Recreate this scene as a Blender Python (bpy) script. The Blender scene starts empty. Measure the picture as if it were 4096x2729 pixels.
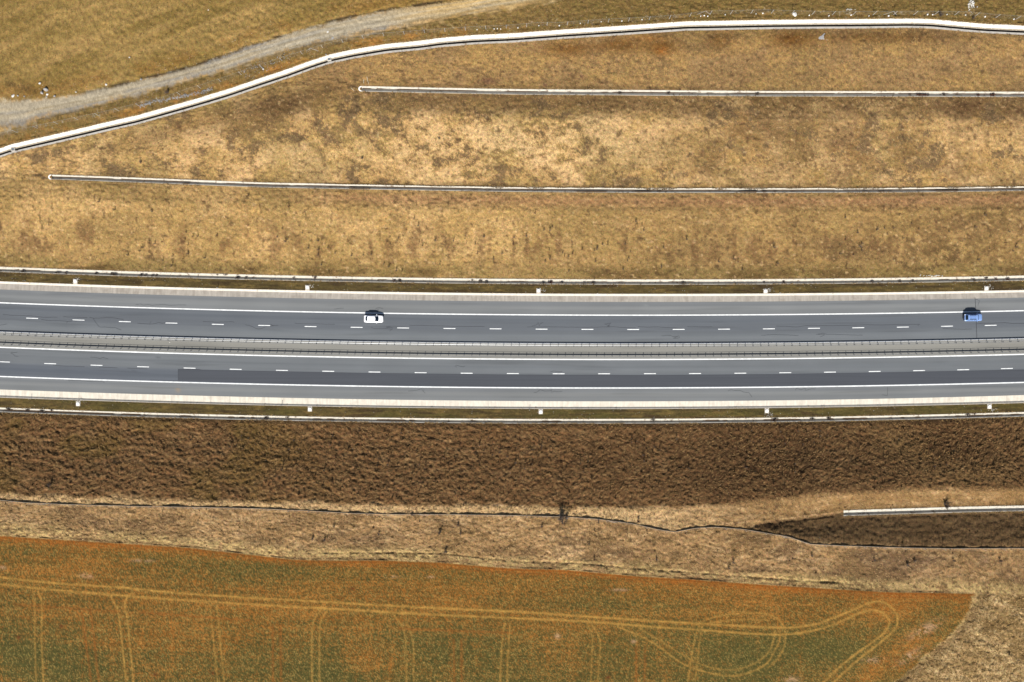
import bpy, math, random
import numpy as np
from mathutils import Vector

random.seed(5)
RNG = np.random.default_rng(7)
scene = bpy.context.scene
COL = scene.collection

# ------------------------------------------------------------------ camera, sky, sun, exposure
H = 200.0            # flying height of the camera above the road
PPM = 16.0           # photograph pixels per metre at road level
CX, CY = 2048.0, 1364.5
cam_data = bpy.data.cameras.new('camera')
cam = bpy.data.objects.new('camera', cam_data)
COL.objects.link(cam)
cam.location = (0, 0, H)
cam.rotation_euler = (0, 0, 0)
cam_data.sensor_width = 36.0
cam_data.lens = 36.0 * H / (4096 / PPM)
cam_data.clip_start = 1.0
cam_data.clip_end = 6000.0
scene.camera = cam

SUN_EL = math.radians(40)
to_sun = Vector((-0.13, -1.0, 0)).normalized() * math.cos(SUN_EL) + Vector((0, 0, math.sin(SUN_EL)))
world = bpy.data.worlds.new('World')
scene.world = world
world.use_nodes = True
wn = world.node_tree
wn.nodes.clear()
sky = wn.nodes.new('ShaderNodeTexSky')
sky.sky_type = 'NISHITA'
sky.sun_disc = False
sky.sun_elevation = SUN_EL
sky.sun_rotation = math.atan2(to_sun.x, to_sun.y)
bg = wn.nodes.new('ShaderNodeBackground')
bg.inputs['Strength'].default_value = 0.05
wo = wn.nodes.new('ShaderNodeOutputWorld')
wn.links.new(sky.outputs[0], bg.inputs[0])
wn.links.new(bg.outputs[0], wo.inputs[0])

sun_data = bpy.data.lights.new('sun', 'SUN')
sun_data.energy = 4.2
sun_data.angle = math.radians(0.5)
sun_data.color = (1.0, 0.97, 0.92)
sun = bpy.data.objects.new('sun', sun_data)
COL.objects.link(sun)
sun.rotation_euler = to_sun.to_track_quat('Z', 'Y').to_euler()

scene.view_settings.view_transform = 'Standard'
scene.view_settings.look = 'None'
scene.view_settings.gamma = 1.0
scene.view_settings.use_curve_mapping = False
scene.view_settings.exposure = 1.1
scene.render.engine = 'CYCLES'
scene.cycles.max_bounces = 4

# ------------------------------------------------------------------ helpers
def lin(c):
    c = np.asarray(c, float) / 255.0
    return np.where(c <= 0.04045, c / 12.92, ((c + 0.055) / 1.055) ** 2.4)

FLAT = 1.9           # how much brighter a level surface shows than its base colour
def alb(r, g, b):
    return lin((r, g, b)) / FLAT

TAB = np.random.default_rng(11).random(65536)
def _h(ix, iy, seed):
    k = (ix * 73856093) ^ (iy * 19349663) ^ (seed * 83492791)
    return TAB[(k ^ (k >> 15)) & 65535]
def vn(x, y, sx, sy=None, seed=1):
    sy = sx if sy is None else sy
    u, v = x / sx, y / sy
    iu, iv = np.floor(u).astype(np.int64), np.floor(v).astype(np.int64)
    fu, fv = u - iu, v - iv
    fu = fu * fu * (3 - 2 * fu); fv = fv * fv * (3 - 2 * fv)
    a = _h(iu, iv, seed); b = _h(iu + 1, iv, seed); c = _h(iu, iv + 1, seed); d = _h(iu + 1, iv + 1, seed)
    return (a * (1 - fu) + b * fu) * (1 - fv) + (c * (1 - fu) + d * fu) * fv
def fbm(x, y, sx, sy=None, seed=1, n=4, g=0.5):
    sy = sx if sy is None else sy
    t, a, s = 0.0, 1.0, 0.0
    for k in range(n):
        # turn each octave so that the lattice never lines up
        ca, sa = math.cos(0.7 * k), math.sin(0.7 * k)
        r = sy / sx
        xx = x * ca - y / r * sa; yy = x * sa * r + y * ca
        t = t + a * vn(xx, yy, sx / 2 ** k, sy / 2 ** k, seed * 17 + k); s += a; a *= g
    return t / s
def ss(a, b, x):
    t = np.clip((x - a) / (b - a), 0, 1)
    return t * t * (3 - 2 * t)
def W(px, py, z=0.0):
    k = (H - z) / H / PPM
    return (np.asarray(px, float) - CX) * k, -(np.asarray(py, float) - CY) * k

def new_mesh(name, verts, faces, mats=None, smooth=False, cols=None):
    me = bpy.data.meshes.new(name)
    verts = np.asarray(verts, np.float32).reshape(-1, 3)
    if isinstance(faces, np.ndarray):
        nf, k = faces.shape
        me.vertices.add(len(verts)); me.vertices.foreach_set('co', verts.ravel())
        me.loops.add(nf * k); me.loops.foreach_set('vertex_index', faces.astype(np.int32).ravel())
        me.polygons.add(nf)
        me.polygons.foreach_set('loop_start', np.arange(0, nf * k, k, dtype=np.int32))
        me.polygons.foreach_set('loop_total', np.full(nf, k, np.int32))
        me.update(calc_edges=True)
    else:
        me.from_pydata([tuple(map(float, v)) for v in verts], [], [tuple(f) for f in faces])
        me.update()
    if smooth:
        me.polygons.foreach_set('use_smooth', np.ones(len(me.polygons), bool))
    if cols is not None:
        a = me.color_attributes.new('Col', 'FLOAT_COLOR', 'POINT')
        c = np.ones((len(verts), 4), np.float32); c[:, :3] = cols
        a.data.foreach_set('color', c.ravel())
    if mats is not None:
        me.materials.append(mats)
    return me
def link(name, me, parent=None, loc=(0, 0, 0), rotz=0.0, label=None, cat=None, group=None, kind=None):
    o = bpy.data.objects.new(name, me)
    COL.objects.link(o)
    o.location = loc; o.rotation_euler = (0, 0, rotz)
    if parent is not None: o.parent = parent
    if label: o['label'] = label
    if cat: o['category'] = cat
    if group: o['group'] = group
    if kind: o['kind'] = kind
    return o
def thing(name, label, cat, loc=(0, 0, 0), rotz=0.0, group=None):
    return link(name, None, None, loc, rotz, label, cat, group)
def rel(verts, parent):
    return np.asarray(verts, float) - np.array(parent.location)

def mat(name, color=(0.5, 0.5, 0.5), rough=0.8, metal=0.0, vary=0.0, scale=4.0, stretch=(1, 1, 1), bump=0.0, attr=False,
        fine=0.0, fscale=10.0, spec=0.3, coat=0.0, dirt=None, dirt_lo=0.55, dirt_hi=0.75, dscale=1.0, hue=0.0):
    m = bpy.data.materials.new(name); m.use_nodes = True
    nt = m.node_tree; N, L = nt.nodes, nt.links
    b = N['Principled BSDF']
    b.inputs['Roughness'].default_value = rough
    b.inputs['Metallic'].default_value = metal
    b.inputs['Specular IOR Level'].default_value = spec
    if coat: b.inputs['Coat Weight'].default_value = coat
    geo = N.new('ShaderNodeNewGeometry')
    mp = N.new('ShaderNodeMapping'); L.new(geo.outputs['Position'], mp.inputs[0]); mp.inputs['Scale'].default_value = stretch
    if attr:
        at = N.new('ShaderNodeVertexColor'); at.layer_name = 'Col'; cur = at.outputs[0]
    else:
        rgb = N.new('ShaderNodeRGB'); rgb.outputs[0].default_value = (*color, 1); cur = rgb.outputs[0]
    def mult(cur, amount, sc, vec, det=3):
        n = N.new('ShaderNodeTexNoise'); n.inputs['Scale'].default_value = sc; n.inputs['Detail'].default_value = det
        L.new(vec, n.inputs['Vector'])
        mr = N.new('ShaderNodeMapRange'); mr.inputs[1].default_value = 0.28; mr.inputs[2].default_value = 0.72
        mr.inputs[3].default_value = 1 - amount; mr.inputs[4].default_value = 1 + amount; mr.clamp = False
        L.new(n.outputs[0], mr.inputs[0])
        mx = N.new('ShaderNodeVectorMath'); mx.operation = 'SCALE'
        L.new(cur, mx.inputs[0]); L.new(mr.outputs[0], mx.inputs['Scale'])
        return mx.outputs[0]
    if vary: cur = mult(cur, vary, scale, mp.outputs[0])
    if fine: cur = mult(cur, fine, fscale, geo.outputs['Position'], 4)
    if hue:
        n = N.new('ShaderNodeTexNoise'); n.inputs['Scale'].default_value = fscale * 0.6; L.new(geo.outputs['Position'], n.inputs['Vector'])
        mx = N.new('ShaderNodeMix'); mx.data_type = 'RGBA'; mx.blend_type = 'OVERLAY'; mx.inputs[0].default_value = hue
        L.new(cur, mx.inputs[6]); L.new(n.outputs[1], mx.inputs[7]); cur = mx.outputs[2]
    if dirt is not None:
        n = N.new('ShaderNodeTexNoise'); n.inputs['Scale'].default_value = dscale; n.inputs['Detail'].default_value = 6
        L.new(geo.outputs['Position'], n.inputs['Vector'])
        mr = N.new('ShaderNodeMapRange'); mr.inputs[1].default_value = dirt_lo; mr.inputs[2].default_value = dirt_hi
        L.new(n.outputs[0], mr.inputs[0])
        mx = N.new('ShaderNodeMix'); mx.data_type = 'RGBA'; L.new(mr.outputs[0], mx.inputs[0])
        L.new(cur, mx.inputs[6]); mx.inputs[7].default_value = (*dirt, 1); cur = mx.outputs[2]
    L.new(cur, b.inputs['Base Color'])
    if bump:
        n = N.new('ShaderNodeTexNoise'); n.inputs['Scale'].default_value = fscale; n.inputs['Detail'].default_value = 4
        L.new(geo.outputs['Position'], n.inputs['Vector'])
        bp = N.new('ShaderNodeBump'); bp.inputs['Strength'].default_value = 1.0; bp.inputs['Distance'].default_value = bump
        L.new(n.outputs[0], bp.inputs['Height']); L.new(bp.outputs[0], b.inputs['Normal'])
    return m

M_GRASS = mat('dry_grass_ground', attr=True, rough=1.0, spec=0.1, vary=0.16, scale=1.3, fine=0.34, fscale=5.0, bump=0.12, hue=0.25)
M_VERGE = mat('verge_turf', attr=True, rough=1.0, spec=0.1, vary=0.2, scale=1.2, stretch=(0.6, 2, 1), fine=0.35, fscale=5.0, bump=0.06, hue=0.15)
M_FIELD = mat('crop_soil', attr=True, rough=1.0, spec=0.1, vary=0.16, scale=1.6, stretch=(0.5, 2.4, 1), fine=0.30, fscale=6.0, bump=0.05, hue=0.12)
M_GRAVEL = mat('gravel', attr=True, rough=1.0, spec=0.2, vary=0.12, scale=2.0, fine=0.28, fscale=8.0, bump=0.06)
M_ROAD = mat('asphalt', attr=True, rough=0.85, spec=0.3, fine=0.06, fscale=12.0, bump=0.004)
M_PATCH = mat('dark_asphalt', alb(80, 83, 89), rough=0.8, spec=0.3, vary=0.10, scale=0.7, stretch=(0.05, 3.0, 1), fine=0.05, fscale=9.0)
M_PAINT = mat('road_paint', (0.60, 0.60, 0.585), rough=0.6, vary=0.16, scale=1.2, fine=0.14, fscale=9.0, dirt=(0.38, 0.38, 0.37), dirt_lo=0.60, dirt_hi=0.78, dscale=2.5)
M_TAR = mat('tar', (0.022, 0.023, 0.026), rough=0.5)
M_SLABN = mat('slab_concrete_dull', (0.31, 0.275, 0.23), rough=0.9, vary=0.17, scale=2.2, stretch=(1, 0.06, 1), fine=0.06, fscale=6.0, dirt=(0.22, 0.185, 0.15), dirt_lo=0.5, dirt_hi=0.8, dscale=0.6)
M_SLABS = mat('slab_concrete_pale', (0.44, 0.40, 0.33), rough=0.9, vary=0.13, scale=2.0, stretch=(1, 0.06, 1), fine=0.06, fscale=6.0, dirt=(0.33, 0.29, 0.23), dirt_lo=0.5, dirt_hi=0.85, dscale=0.6)
M_LIP = mat('lip_concrete', (0.42, 0.38, 0.32), rough=0.9, vary=0.10, scale=1.5, fine=0.06, fscale=6.0)
M_CHAN = mat('channel_concrete', (0.35, 0.32, 0.265), rough=0.9, vary=0.13, scale=1.4, fine=0.08, fscale=6.0, dirt=(0.13, 0.10, 0.07), dirt_lo=0.60, dirt_hi=0.70, dscale=1.1)
M_BIGCH = mat('big_channel_concrete', (0.46, 0.43, 0.37), rough=0.9, vary=0.12, scale=1.2, fine=0.10, fscale=6.0, dirt=(0.22, 0.18, 0.12), dirt_lo=0.62, dirt_hi=0.74, dscale=1.6)
M_BIGLIP = mat('channel_lip_concrete', (0.33, 0.305, 0.27), rough=0.9, vary=0.12, scale=1.6, fine=0.08, fscale=6.0, dirt=(0.16, 0.12, 0.08), dirt_lo=0.58, dirt_hi=0.72, dscale=1.3)
M_SHELF = mat('gritty_shelf', (0.26, 0.22, 0.165), rough=1.0, vary=0.3, scale=3.0, fine=0.3, fscale=9.0)
M_SLOTSHADE = mat('slot_shade', (0.020, 0.016, 0.013), rough=0.7, vary=0.3, scale=2.0)  # near-black colour stands in for the shadow inside the deep drain slot
M_MUD = mat('dry_silt', (0.060, 0.038, 0.022), rough=1.0, vary=0.4, scale=1.5, fine=0.3, fscale=7.0)
M_STEEL = mat('galvanised_steel', (0.27, 0.28, 0.29), rough=0.45, metal=0.6, vary=0.08, scale=2.0)
M_POST = mat('post_steel', (0.18, 0.19, 0.20), rough=0.5, metal=0.5)
M_WIRE = mat('fence_wire', (0.20, 0.20, 0.18), rough=0.5, metal=0.3)
M_FENCE = mat('fence_post_steel', (0.45, 0.45, 0.44), rough=0.5, metal=0.4)
M_BARR = mat('barrier_sheet', (0.30, 0.25, 0.19), rough=0.8, vary=0.2, scale=1.5)
M_FOOT = mat('footing_concrete', (0.62, 0.60, 0.56), rough=0.9, vary=0.1, scale=5.0)
M_STONE = mat('stone', (0.22, 0.21, 0.20), rough=0.95, vary=0.2, scale=3.0)
M_PALE = mat('pale_stone', (0.46, 0.44, 0.40), rough=0.95, vary=0.15, scale=4.0)
M_TUFT = mat('dry_blades', attr=True, rough=1.0, spec=0.1)
M_TWIG = mat('bare_twigs', (0.085, 0.062, 0.048), rough=1.0, vary=0.3, scale=3.0)
M_REDTWIG = mat('reddish_twigs', (0.075, 0.032, 0.02), rough=1.0, vary=0.3, scale=3.0)
M_WHITE = mat('white_car_paint', (0.82, 0.82, 0.82), rough=0.3, spec=0.5, coat=0.6, vary=0.02)
M_BLUE = mat('light_blue_car_paint', (0.17, 0.27, 0.50), rough=0.32, metal=0.15, spec=0.5, coat=0.7)
M_GLASS = mat('tinted_glass', (0.006, 0.010, 0.018), rough=0.12, spec=0.5)
M_RUBBER = mat('rubber', (0.015, 0.015, 0.016), rough=0.8)
M_ALLOY = mat('alloy', (0.45, 0.46, 0.48), rough=0.35, metal=0.8)
M_TRIM = mat('black_trim', (0.02, 0.02, 0.022), rough=0.5)
M_LAMP = mat('lamp_lens', (0.75, 0.78, 0.80), rough=0.15, spec=0.6)
M_RED = mat('tail_lens', (0.35, 0.02, 0.02), rough=0.25, spec=0.6)
M_CHROME = mat('satin_rail', (0.35, 0.40, 0.50), rough=0.3, metal=0.6)
M_PLATE = mat('number_plate', (0.75, 0.75, 0.72), rough=0.5)
M_REFL = mat('delineator_plastic', (0.78, 0.78, 0.78), rough=0.5)
M_BLACK = mat('delineator_band', (0.02, 0.02, 0.02), rough=0.5)
M_WOOD = mat('bleached_wood', (0.62, 0.55, 0.42), rough=0.9)

# ------------------------------------------------------------------ lines of the place (x, y as survey pixels, 16 per metre)
XK = [0, 1024, 2048, 3072, 4096]
_R = np.polyfit(XK, [1506.3, 1536.7, 1551.9, 1548.9, 1530.2], 2)
def R(x): return np.polyval(_R, x)
def curve5(ys):
    off = np.array(ys) - R(np.array(XK))
    co = np.polyfit(XK, off, 3)
    def f(x):
        x = np.asarray(x, float)
        return R(x) + np.polyval(co, np.clip(x, -150, 4250))
    return f
def poly(pts, sm=0.0):
    a = np.array(pts, float)
    def f(x):
        x = np.asarray(x, float); xc = np.clip(x, -300, 4400)
        if sm:
            v = sum(np.interp(xc + d, a[:, 0], a[:, 1]) for d in (-sm, -sm / 2, 0, sm / 2, sm)) / 5
        else:
            v = np.interp(xc, a[:, 0], a[:, 1])
        return v + (R(x) - R(xc))
    return f
Na = curve5([1067, 1099.2, 1115.2, 1116.6, 1102.2])
Nb = curve5([1089, 1119.6, 1135.7, 1135.7, 1123.5])
KN0 = curve5([1127, 1159.6, 1174.8, 1176, 1161.8])
KN1 = curve5([1134.4, 1166.3, 1183.3, 1182.7, 1169.4])
AN = curve5([1158.3, 1189.7, 1206.2, 1206.2, 1190.5])
LN = curve5([1211.4, 1243.6, 1259.2, 1259.2, 1243.1])
DN = curve5([1269.5, 1302, 1317.3, 1315.5, 1299])
LMN = curve5([1327.6, 1358.3, 1373.3, 1372.5, 1354.3])
LMS = curve5([1389.3, 1422.2, 1436.7, 1435.8, 1417.5])
DS = curve5([1446.5, 1479.5, 1494.6, 1491.5, 1472])
LS = curve5([1506.3, 1536.7, 1551.9, 1548.9, 1530.2])
AS = curve5([1558.5, 1588.9, 1604.6, 1602.4, 1580.7])
KS1 = curve5([1581.5, 1612, 1628.5, 1622.8, 1603.3])
KS0 = curve5([1589, 1618.5, 1635, 1630, 1610.7])
Sa = curve5([1630.2, 1662, 1675.9, 1670.7, 1648])
Sb = curve5([1651, 1679.4, 1693.3, 1689.5, 1668])
D2a = poly([(-300, 694), (200, 698), (480, 708), (1044, 730), (1462, 738), (2054, 748), (2611, 752), (3133, 752), (3656, 750), (4096, 744), (4400, 741)], 60)
D2b = lambda x: D2a(x) + 20
D3a = poly([(-300, 338), (1442, 344), (1700, 350), (2048, 356.5), (3072, 364), (3700, 365), (4096, 367), (4400, 368)], 60)
D3b = lambda x: D3a(x) + 22
D4c = poly([(-300, 690), (0, 620), (52, 602), (174, 574), (304, 544), (435, 513), (544, 489), (652, 459), (783, 422), (913, 383), (1024, 345), (1154, 302), (1241, 270), (1320, 244), (1415, 224), (1546, 202), (1676, 190), (1763, 178), (1894, 167), (2048, 160), (2265, 144), (2483, 130), (2657, 118), (2744, 112), (2918, 109), (3072, 106), (3289, 104), (3463, 103), (3637, 101), (3724, 103), (3855, 115), (3942, 122), (4096, 129), (4400, 142)], 14)
D4a = lambda x: D4c(x) - 27
D4b = lambda x: D4c(x) + 11
D5a = poly([(-300, 2035), (2500, 2085), (2900, 2092), (3120, 2072), (3372, 2041.5), (3600, 2034.5), (3850, 2027), (4096, 2022), (4400, 2016)], 20)
D5b = lambda x: D5a(x) + 23
CREST = poly([(-300, 1968), (0, 1975), (500, 1990), (1024, 2005), (1500, 2015), (2048, 2026), (2500, 2034), (2800, 2022), (3072, 1995), (3400, 1970), (3700, 1955), (4096, 1955), (4400, 1955)], 80)
FEN = poly([(-300, 1990), (0, 2000.4), (106, 2010), (264, 2017), (529, 2024), (793, 2028.5), (1024, 2033.7), (1235, 2042.7), (1394, 2052), (1553, 2057), (1764, 2057), (2048, 2061), (2259, 2066.5), (2386, 2075.5), (2524, 2093), (2629, 2116.7), (2698, 2128), (2777, 2112), (2862, 2107.8), (2973, 2116.7), (3072, 2133), (3151, 2146), (3241, 2176.5), (3389, 2183), (3600, 2190), (3812, 2194), (4096, 2192), (4400, 2188)], 10)
FB = poly([(-300, 2125), (0, 2142), (211, 2155), (476, 2172), (740, 2188), (1024, 2220), (1183, 2238), (1341, 2241), (1553, 2241), (1764, 2249), (2048, 2273), (2259, 2278), (2524, 2302), (2735, 2315), (3072, 2339), (3283, 2352), (3548, 2368), (3865, 2373), (4096, 2385), (4400, 2395)], 20)
NF = poly([(-300, 520), (0, 545), (435, 455), (652, 402), (913, 318), (1040, 272), (1250, 205), (1330, 182), (1400, 165), (1500, 148), (1700, 133), (1900, 119), (2048, 113), (2155, 103), (2240, 103), (2405, 91), (2560, 83), (2700, 74), (2815, 58), (2900, 57), (3050, 53), (3200, 58), (3320, 60), (3480, 60), (3640, 59), (3800, 60), (3870, 62), (3945, 70), (4055, 78), (4400, 90)])
TU = poly([(-300, 390), (0, 402), (87, 404), (174, 396), (244, 392), (304, 378), (391, 361), (478, 341), (565, 320), (696, 289), (826, 250), (913, 217), (1024, 178), (1150, 140), (1250, 110), (1370, 78), (1500, 52), (1700, 20), (1850, 2), (2000, -25), (2400, -90), (4400, -300)], 20)
TL = poly([(-300, 560), (0, 530), (87, 510), (174, 470), (304, 443), (435, 413), (565, 378), (652, 350), (783, 313), (913, 283), (1024, 245), (1154, 205), (1285, 174), (1415, 148), (1546, 126), (1676, 100), (1894, 58), (2048, 34), (2180, 10), (2260, -8), (2400, -40), (4400, -230)], 20)
FIELD_E = lambda y: np.interp(y, [2373, 2428, 2497, 2566, 2624, 2693, 2729, 2900, 3300], [3905, 3884, 3850, 3772, 3704, 3627, 3579, 3380, 2900])

def Z(x, y):
    """smooth ground height: a road cutting with two benches to the north, one slope to the south"""
    x = np.asarray(x, float); y = np.asarray(y, float)
    d4b = D4b(x) + 1
    yy = np.maximum(y, d4b)
    def seg(hi, lo, rise, q):
        t = np.clip((hi - q) / (hi - lo), 0, 1)
        return rise * (0.75 * t + 0.25 * t * t * (3 - 2 * t))
    n = seg(Na(x) - 4, D2b(x) + 74, 5.0, yy) + seg(D2a(x) - 14, D3b(x) + 92, 5.0, yy) + seg(D3a(x) - 14, D3a(x) - 210, 3.4, yy)
    up = np.clip(D4a(x) - y, 0, 4000)
    n = n + np.where(y <= D4a(x) + 0.5, 0.78, 0.0) + 0.0016 * np.minimum(up, 600)
    s = seg(0, -1, 0, yy)
    t = np.clip((y - Sb(x) - 2) / (CREST(x) - Sb(x)), 0, 1)
    s = 6.2 * (0.72 * t + 0.28 * t * t * (3 - 2 * t)) + 0.0006 * np.clip(y - CREST(x), 0, 1500)
    w = ss(2900, 3330, x)
    dn = ss(0, 1, (y - CREST(x) + 10) / (D5a(x) - CREST(x) + 4))
    upw = ss(0, 1, (y - D5b(x) - 2) / (FEN(x) - D5b(x) - 12))
    s = s - w * 2.0 * np.where(y < D5b(x), dn, 1 - 0.75 * upw - 0.25 * np.clip((y - FEN(x)) / 200, 0, 1))
    return np.where(y < 1360, n, s)

# ------------------------------------------------------------------ terrain, rows bent to the drains, kerbs and field edge
fine = np.arange(-150, 4250, 4.0)
grow = 4.0 * 1.17 ** np.arange(1, 44)
ext = np.cumsum(grow)
cols_x = np.concatenate([fine[0] - ext[::-1], fine, fine[-1] + ext])
def blk(n, lo, hi): return (n, lo, hi)
ncol = len(cols_x)
d3v = lambda x: np.maximum(D3a(x), D4b(x) + 30)
keysN = [lambda x: -150 + (R(x) - R(np.clip(x, -300, 4400))), lambda x: np.maximum(D4a(x), -140), D4b, d3v, lambda x: d3v(x) + 22, D2a, D2b, Na, Nb, KN0]
rowsN = [98, 8, 56, 6, 94, 5, 95, 5, 10]
keysS = [KS0, Sa, Sb, D5a, D5b, FB, lambda x: 2890 + (R(x) - R(np.clip(x, -300, 4400)))]
rowsS = [11, 5, 96, 6, 62, 150]

def build_grid(keys, rows, outer_before, outer_after):
    X, Y, band = [], [], []
    ks = [np.asarray(k(cols_x), float) for k in keys]
    if outer_before:
        for e in ext[::-1]:
            X.append(cols_x); Y.append(ks[0] - e); band.append(-1)
    for i, n in enumerate(rows):
        for j in range(n):
            t = j / n
            X.append(cols_x); Y.append(ks[i] * (1 - t) + ks[i + 1] * t); band.append(i)
    X.append(cols_x); Y.append(ks[-1]); band.append(len(rows))
    if outer_after:
        for e in ext:
            X.append(cols_x); Y.append(ks[-1] + e); band.append(len(rows))
    return np.array(X), np.array(Y), np.array(band)
GX1, GY1, B1 = build_grid(keysN, rowsN, True, False)
GX2, GY2, B2 = build_grid(keysS, rowsS, False, True)

def blob(x, y, cx, cy, rx, ry, ang=0.0):
    c, s = math.cos(ang), math.sin(ang)
    u = ((x - cx) * c + (y - cy) * s) / rx; v = (-(x - cx) * s + (y - cy) * c) / ry
    return np.exp(-(u * u + v * v))
def mixc(C, col, m):
    return C + (np.asarray(col) - C) * np.clip(m, 0, 1)[..., None]

def edge_keep(x, y):
    m = np.ones_like(x)
    for f in (Na, Nb, KN0, KS0, Sa, Sb):
        m = np.minimum(m, 0.15 + 0.85 * ss(2, 16, np.abs(y - f(x))))
    for f, x0 in ((D2a, 190), (D2b, 190), (D3a, 1440), (D3b, 1440), (D4a, -9e9), (D4b, -9e9), (D5a, 3360), (D5b, 3360)):
        m = np.minimum(m, np.where(x > x0 - 20, 0.1 + 0.9 * ss(2, 16, np.abs(y - f(x))), 1))
    return m

def micro(x, y):
    """lumps, matted grass and clods, in metres"""
    inside = (np.abs(x - 2048) < 2400) & (np.abs(y - 1364) < 1700)
    wx = x + 40 * (fbm(x, y, 120, seed=31, n=2) - .5) * 2; wy = y + 36 * (fbm(x, y, 90, seed=32, n=2) - .5) * 2
    lump = fbm(x, y, 14, 12, seed=41, n=2) - .5
    mid = fbm(x, y, 48, seed=42, n=2) - .5
    mat_ = fbm(wx, wy, 34, 12, seed=43, n=2) - .5
    big = fbm(x, y, 260, seed=44, n=2) - .5
    nslope = (y < Na(x)).astype(float); sslope = ss(-4, 10, y - Sb(x)) * (y < CREST(x) + 12)
    plate = (y >= CREST(x) + 12) * ((y < FB(x)) | (x > FIELD_E(y))).astype(float)
    crisp = (vn(x, y, 9, 8, seed=50) - .5) + .6 * (vn(x, y, 6, seed=52) - .5)
    verge = ((y >= Nb(x)) & (y <= Sa(x))).astype(float)
    fld = ((y > FB(x)) & (x < FIELD_E(y))).astype(float)
    left = 1 - ss(1300, 2700, x)
    dz = nslope * (0.11 * crisp + 0.40 * lump + 0.16 * mid + 0.4 * big)
    dz = dz + sslope * (0.27 * crisp + (0.26 * left + 0.02) * mat_ + 0.20 * lump + 0.12 * mid)
    dz = dz + plate * (0.13 * crisp + 0.18 * mat_ + 0.36 * lump + 0.22 * mid)
    dz = dz + verge * 0.09 * (fbm(x, y, 30, 9, seed=45, n=2) - .5)
    dz = dz + fld * (0.045 * lump)
    trk = (y > TU(x)) & (y < TL(x))
    dz = np.where(trk, dz * 0.3, dz)
    # rut on the uphill side of the gravel track, furrow at the field edge, bank foot by the lower drain
    dz = dz - 0.22 * np.exp(-((y - TU(x) + 7) / 7.0) ** 2) * (0.4 + vn(x, y, 40, seed=46)) * (x > 300)
    dz = dz - 0.12 * np.exp(-((y - FB(x) + 5) / 5.0) ** 2) * (0.3 + vn(x, y, 60, seed=47)) * (x < 3900)
    e2 = FB(x) - 24 - 14 * vn(x, y * 0, 300, seed=49)
    dz = dz - 0.26 * np.exp(-((y - e2) / 4.5) ** 2) * ss(1100, 1500, x) * (1 - ss(3300, 3600, x)) * (0.3 + vn(x, y, 50, seed=48))
    dz = dz - 0.34 * np.exp(-((y - D5b(x) - 8 + 14 * (x < 3370)) / 5.0) ** 2) * ss(2960, 3080, x)
    dz = dz - 0.15 * np.exp(-((y - D2b(x) - 6) / 4.0) ** 2) * ss(150, 300, x)
    return np.where(inside, dz, 0) * edge_keep(x, y)

STRAW, TAN, BROWN, OLIVE = alb(214, 176, 124), alb(174, 138, 86), alb(110, 84, 52), alb(126, 106, 62)
GOLD, DARK, RUST, DUSK = alb(178, 146, 84), alb(84, 64, 42), alb(150, 92, 36), alb(108, 84, 62)
SOIL, SOIL2, CROP, TRACKC = alb(168, 110, 48), alb(150, 88, 32), alb(62, 76, 40), alb(192, 146, 72)

def line_mask(x, y, pts, w):
    a = np.array(pts, float); m = np.zeros_like(x)
    x0, x1, y0, y1 = a[:, 0].min() - 40, a[:, 0].max() + 40, a[:, 1].min() - 40, a[:, 1].max() + 40
    sel = (x > x0) & (x < x1) & (y > y0) & (y < y1)
    xs, ys = x[sel], y[sel]
    # round the corners
    for _ in range(2):
        q = a[:-1] * .75 + a[1:] * .25; r = a[:-1] * .25 + a[1:] * .75
        a = np.vstack([a[:1], np.stack([q, r], 1).reshape(-1, 2), a[-1:]])
    d = np.full(xs.shape, 1e9)
    for (ax, ay), (bx, by) in zip(a[:-1], a[1:]):
        L2 = (bx - ax) ** 2 + (by - ay) ** 2
        if L2 < 1e-6: continue
        t = np.clip(((xs - ax) * (bx - ax) + (ys - ay) * (by - ay)) / L2, 0, 1)
        d = np.minimum(d, np.hypot(xs - ax - t * (bx - ax), ys - ay - t * (by - ay)))
    m[sel] = np.exp(-(d / w) ** 2)
    return m

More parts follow.
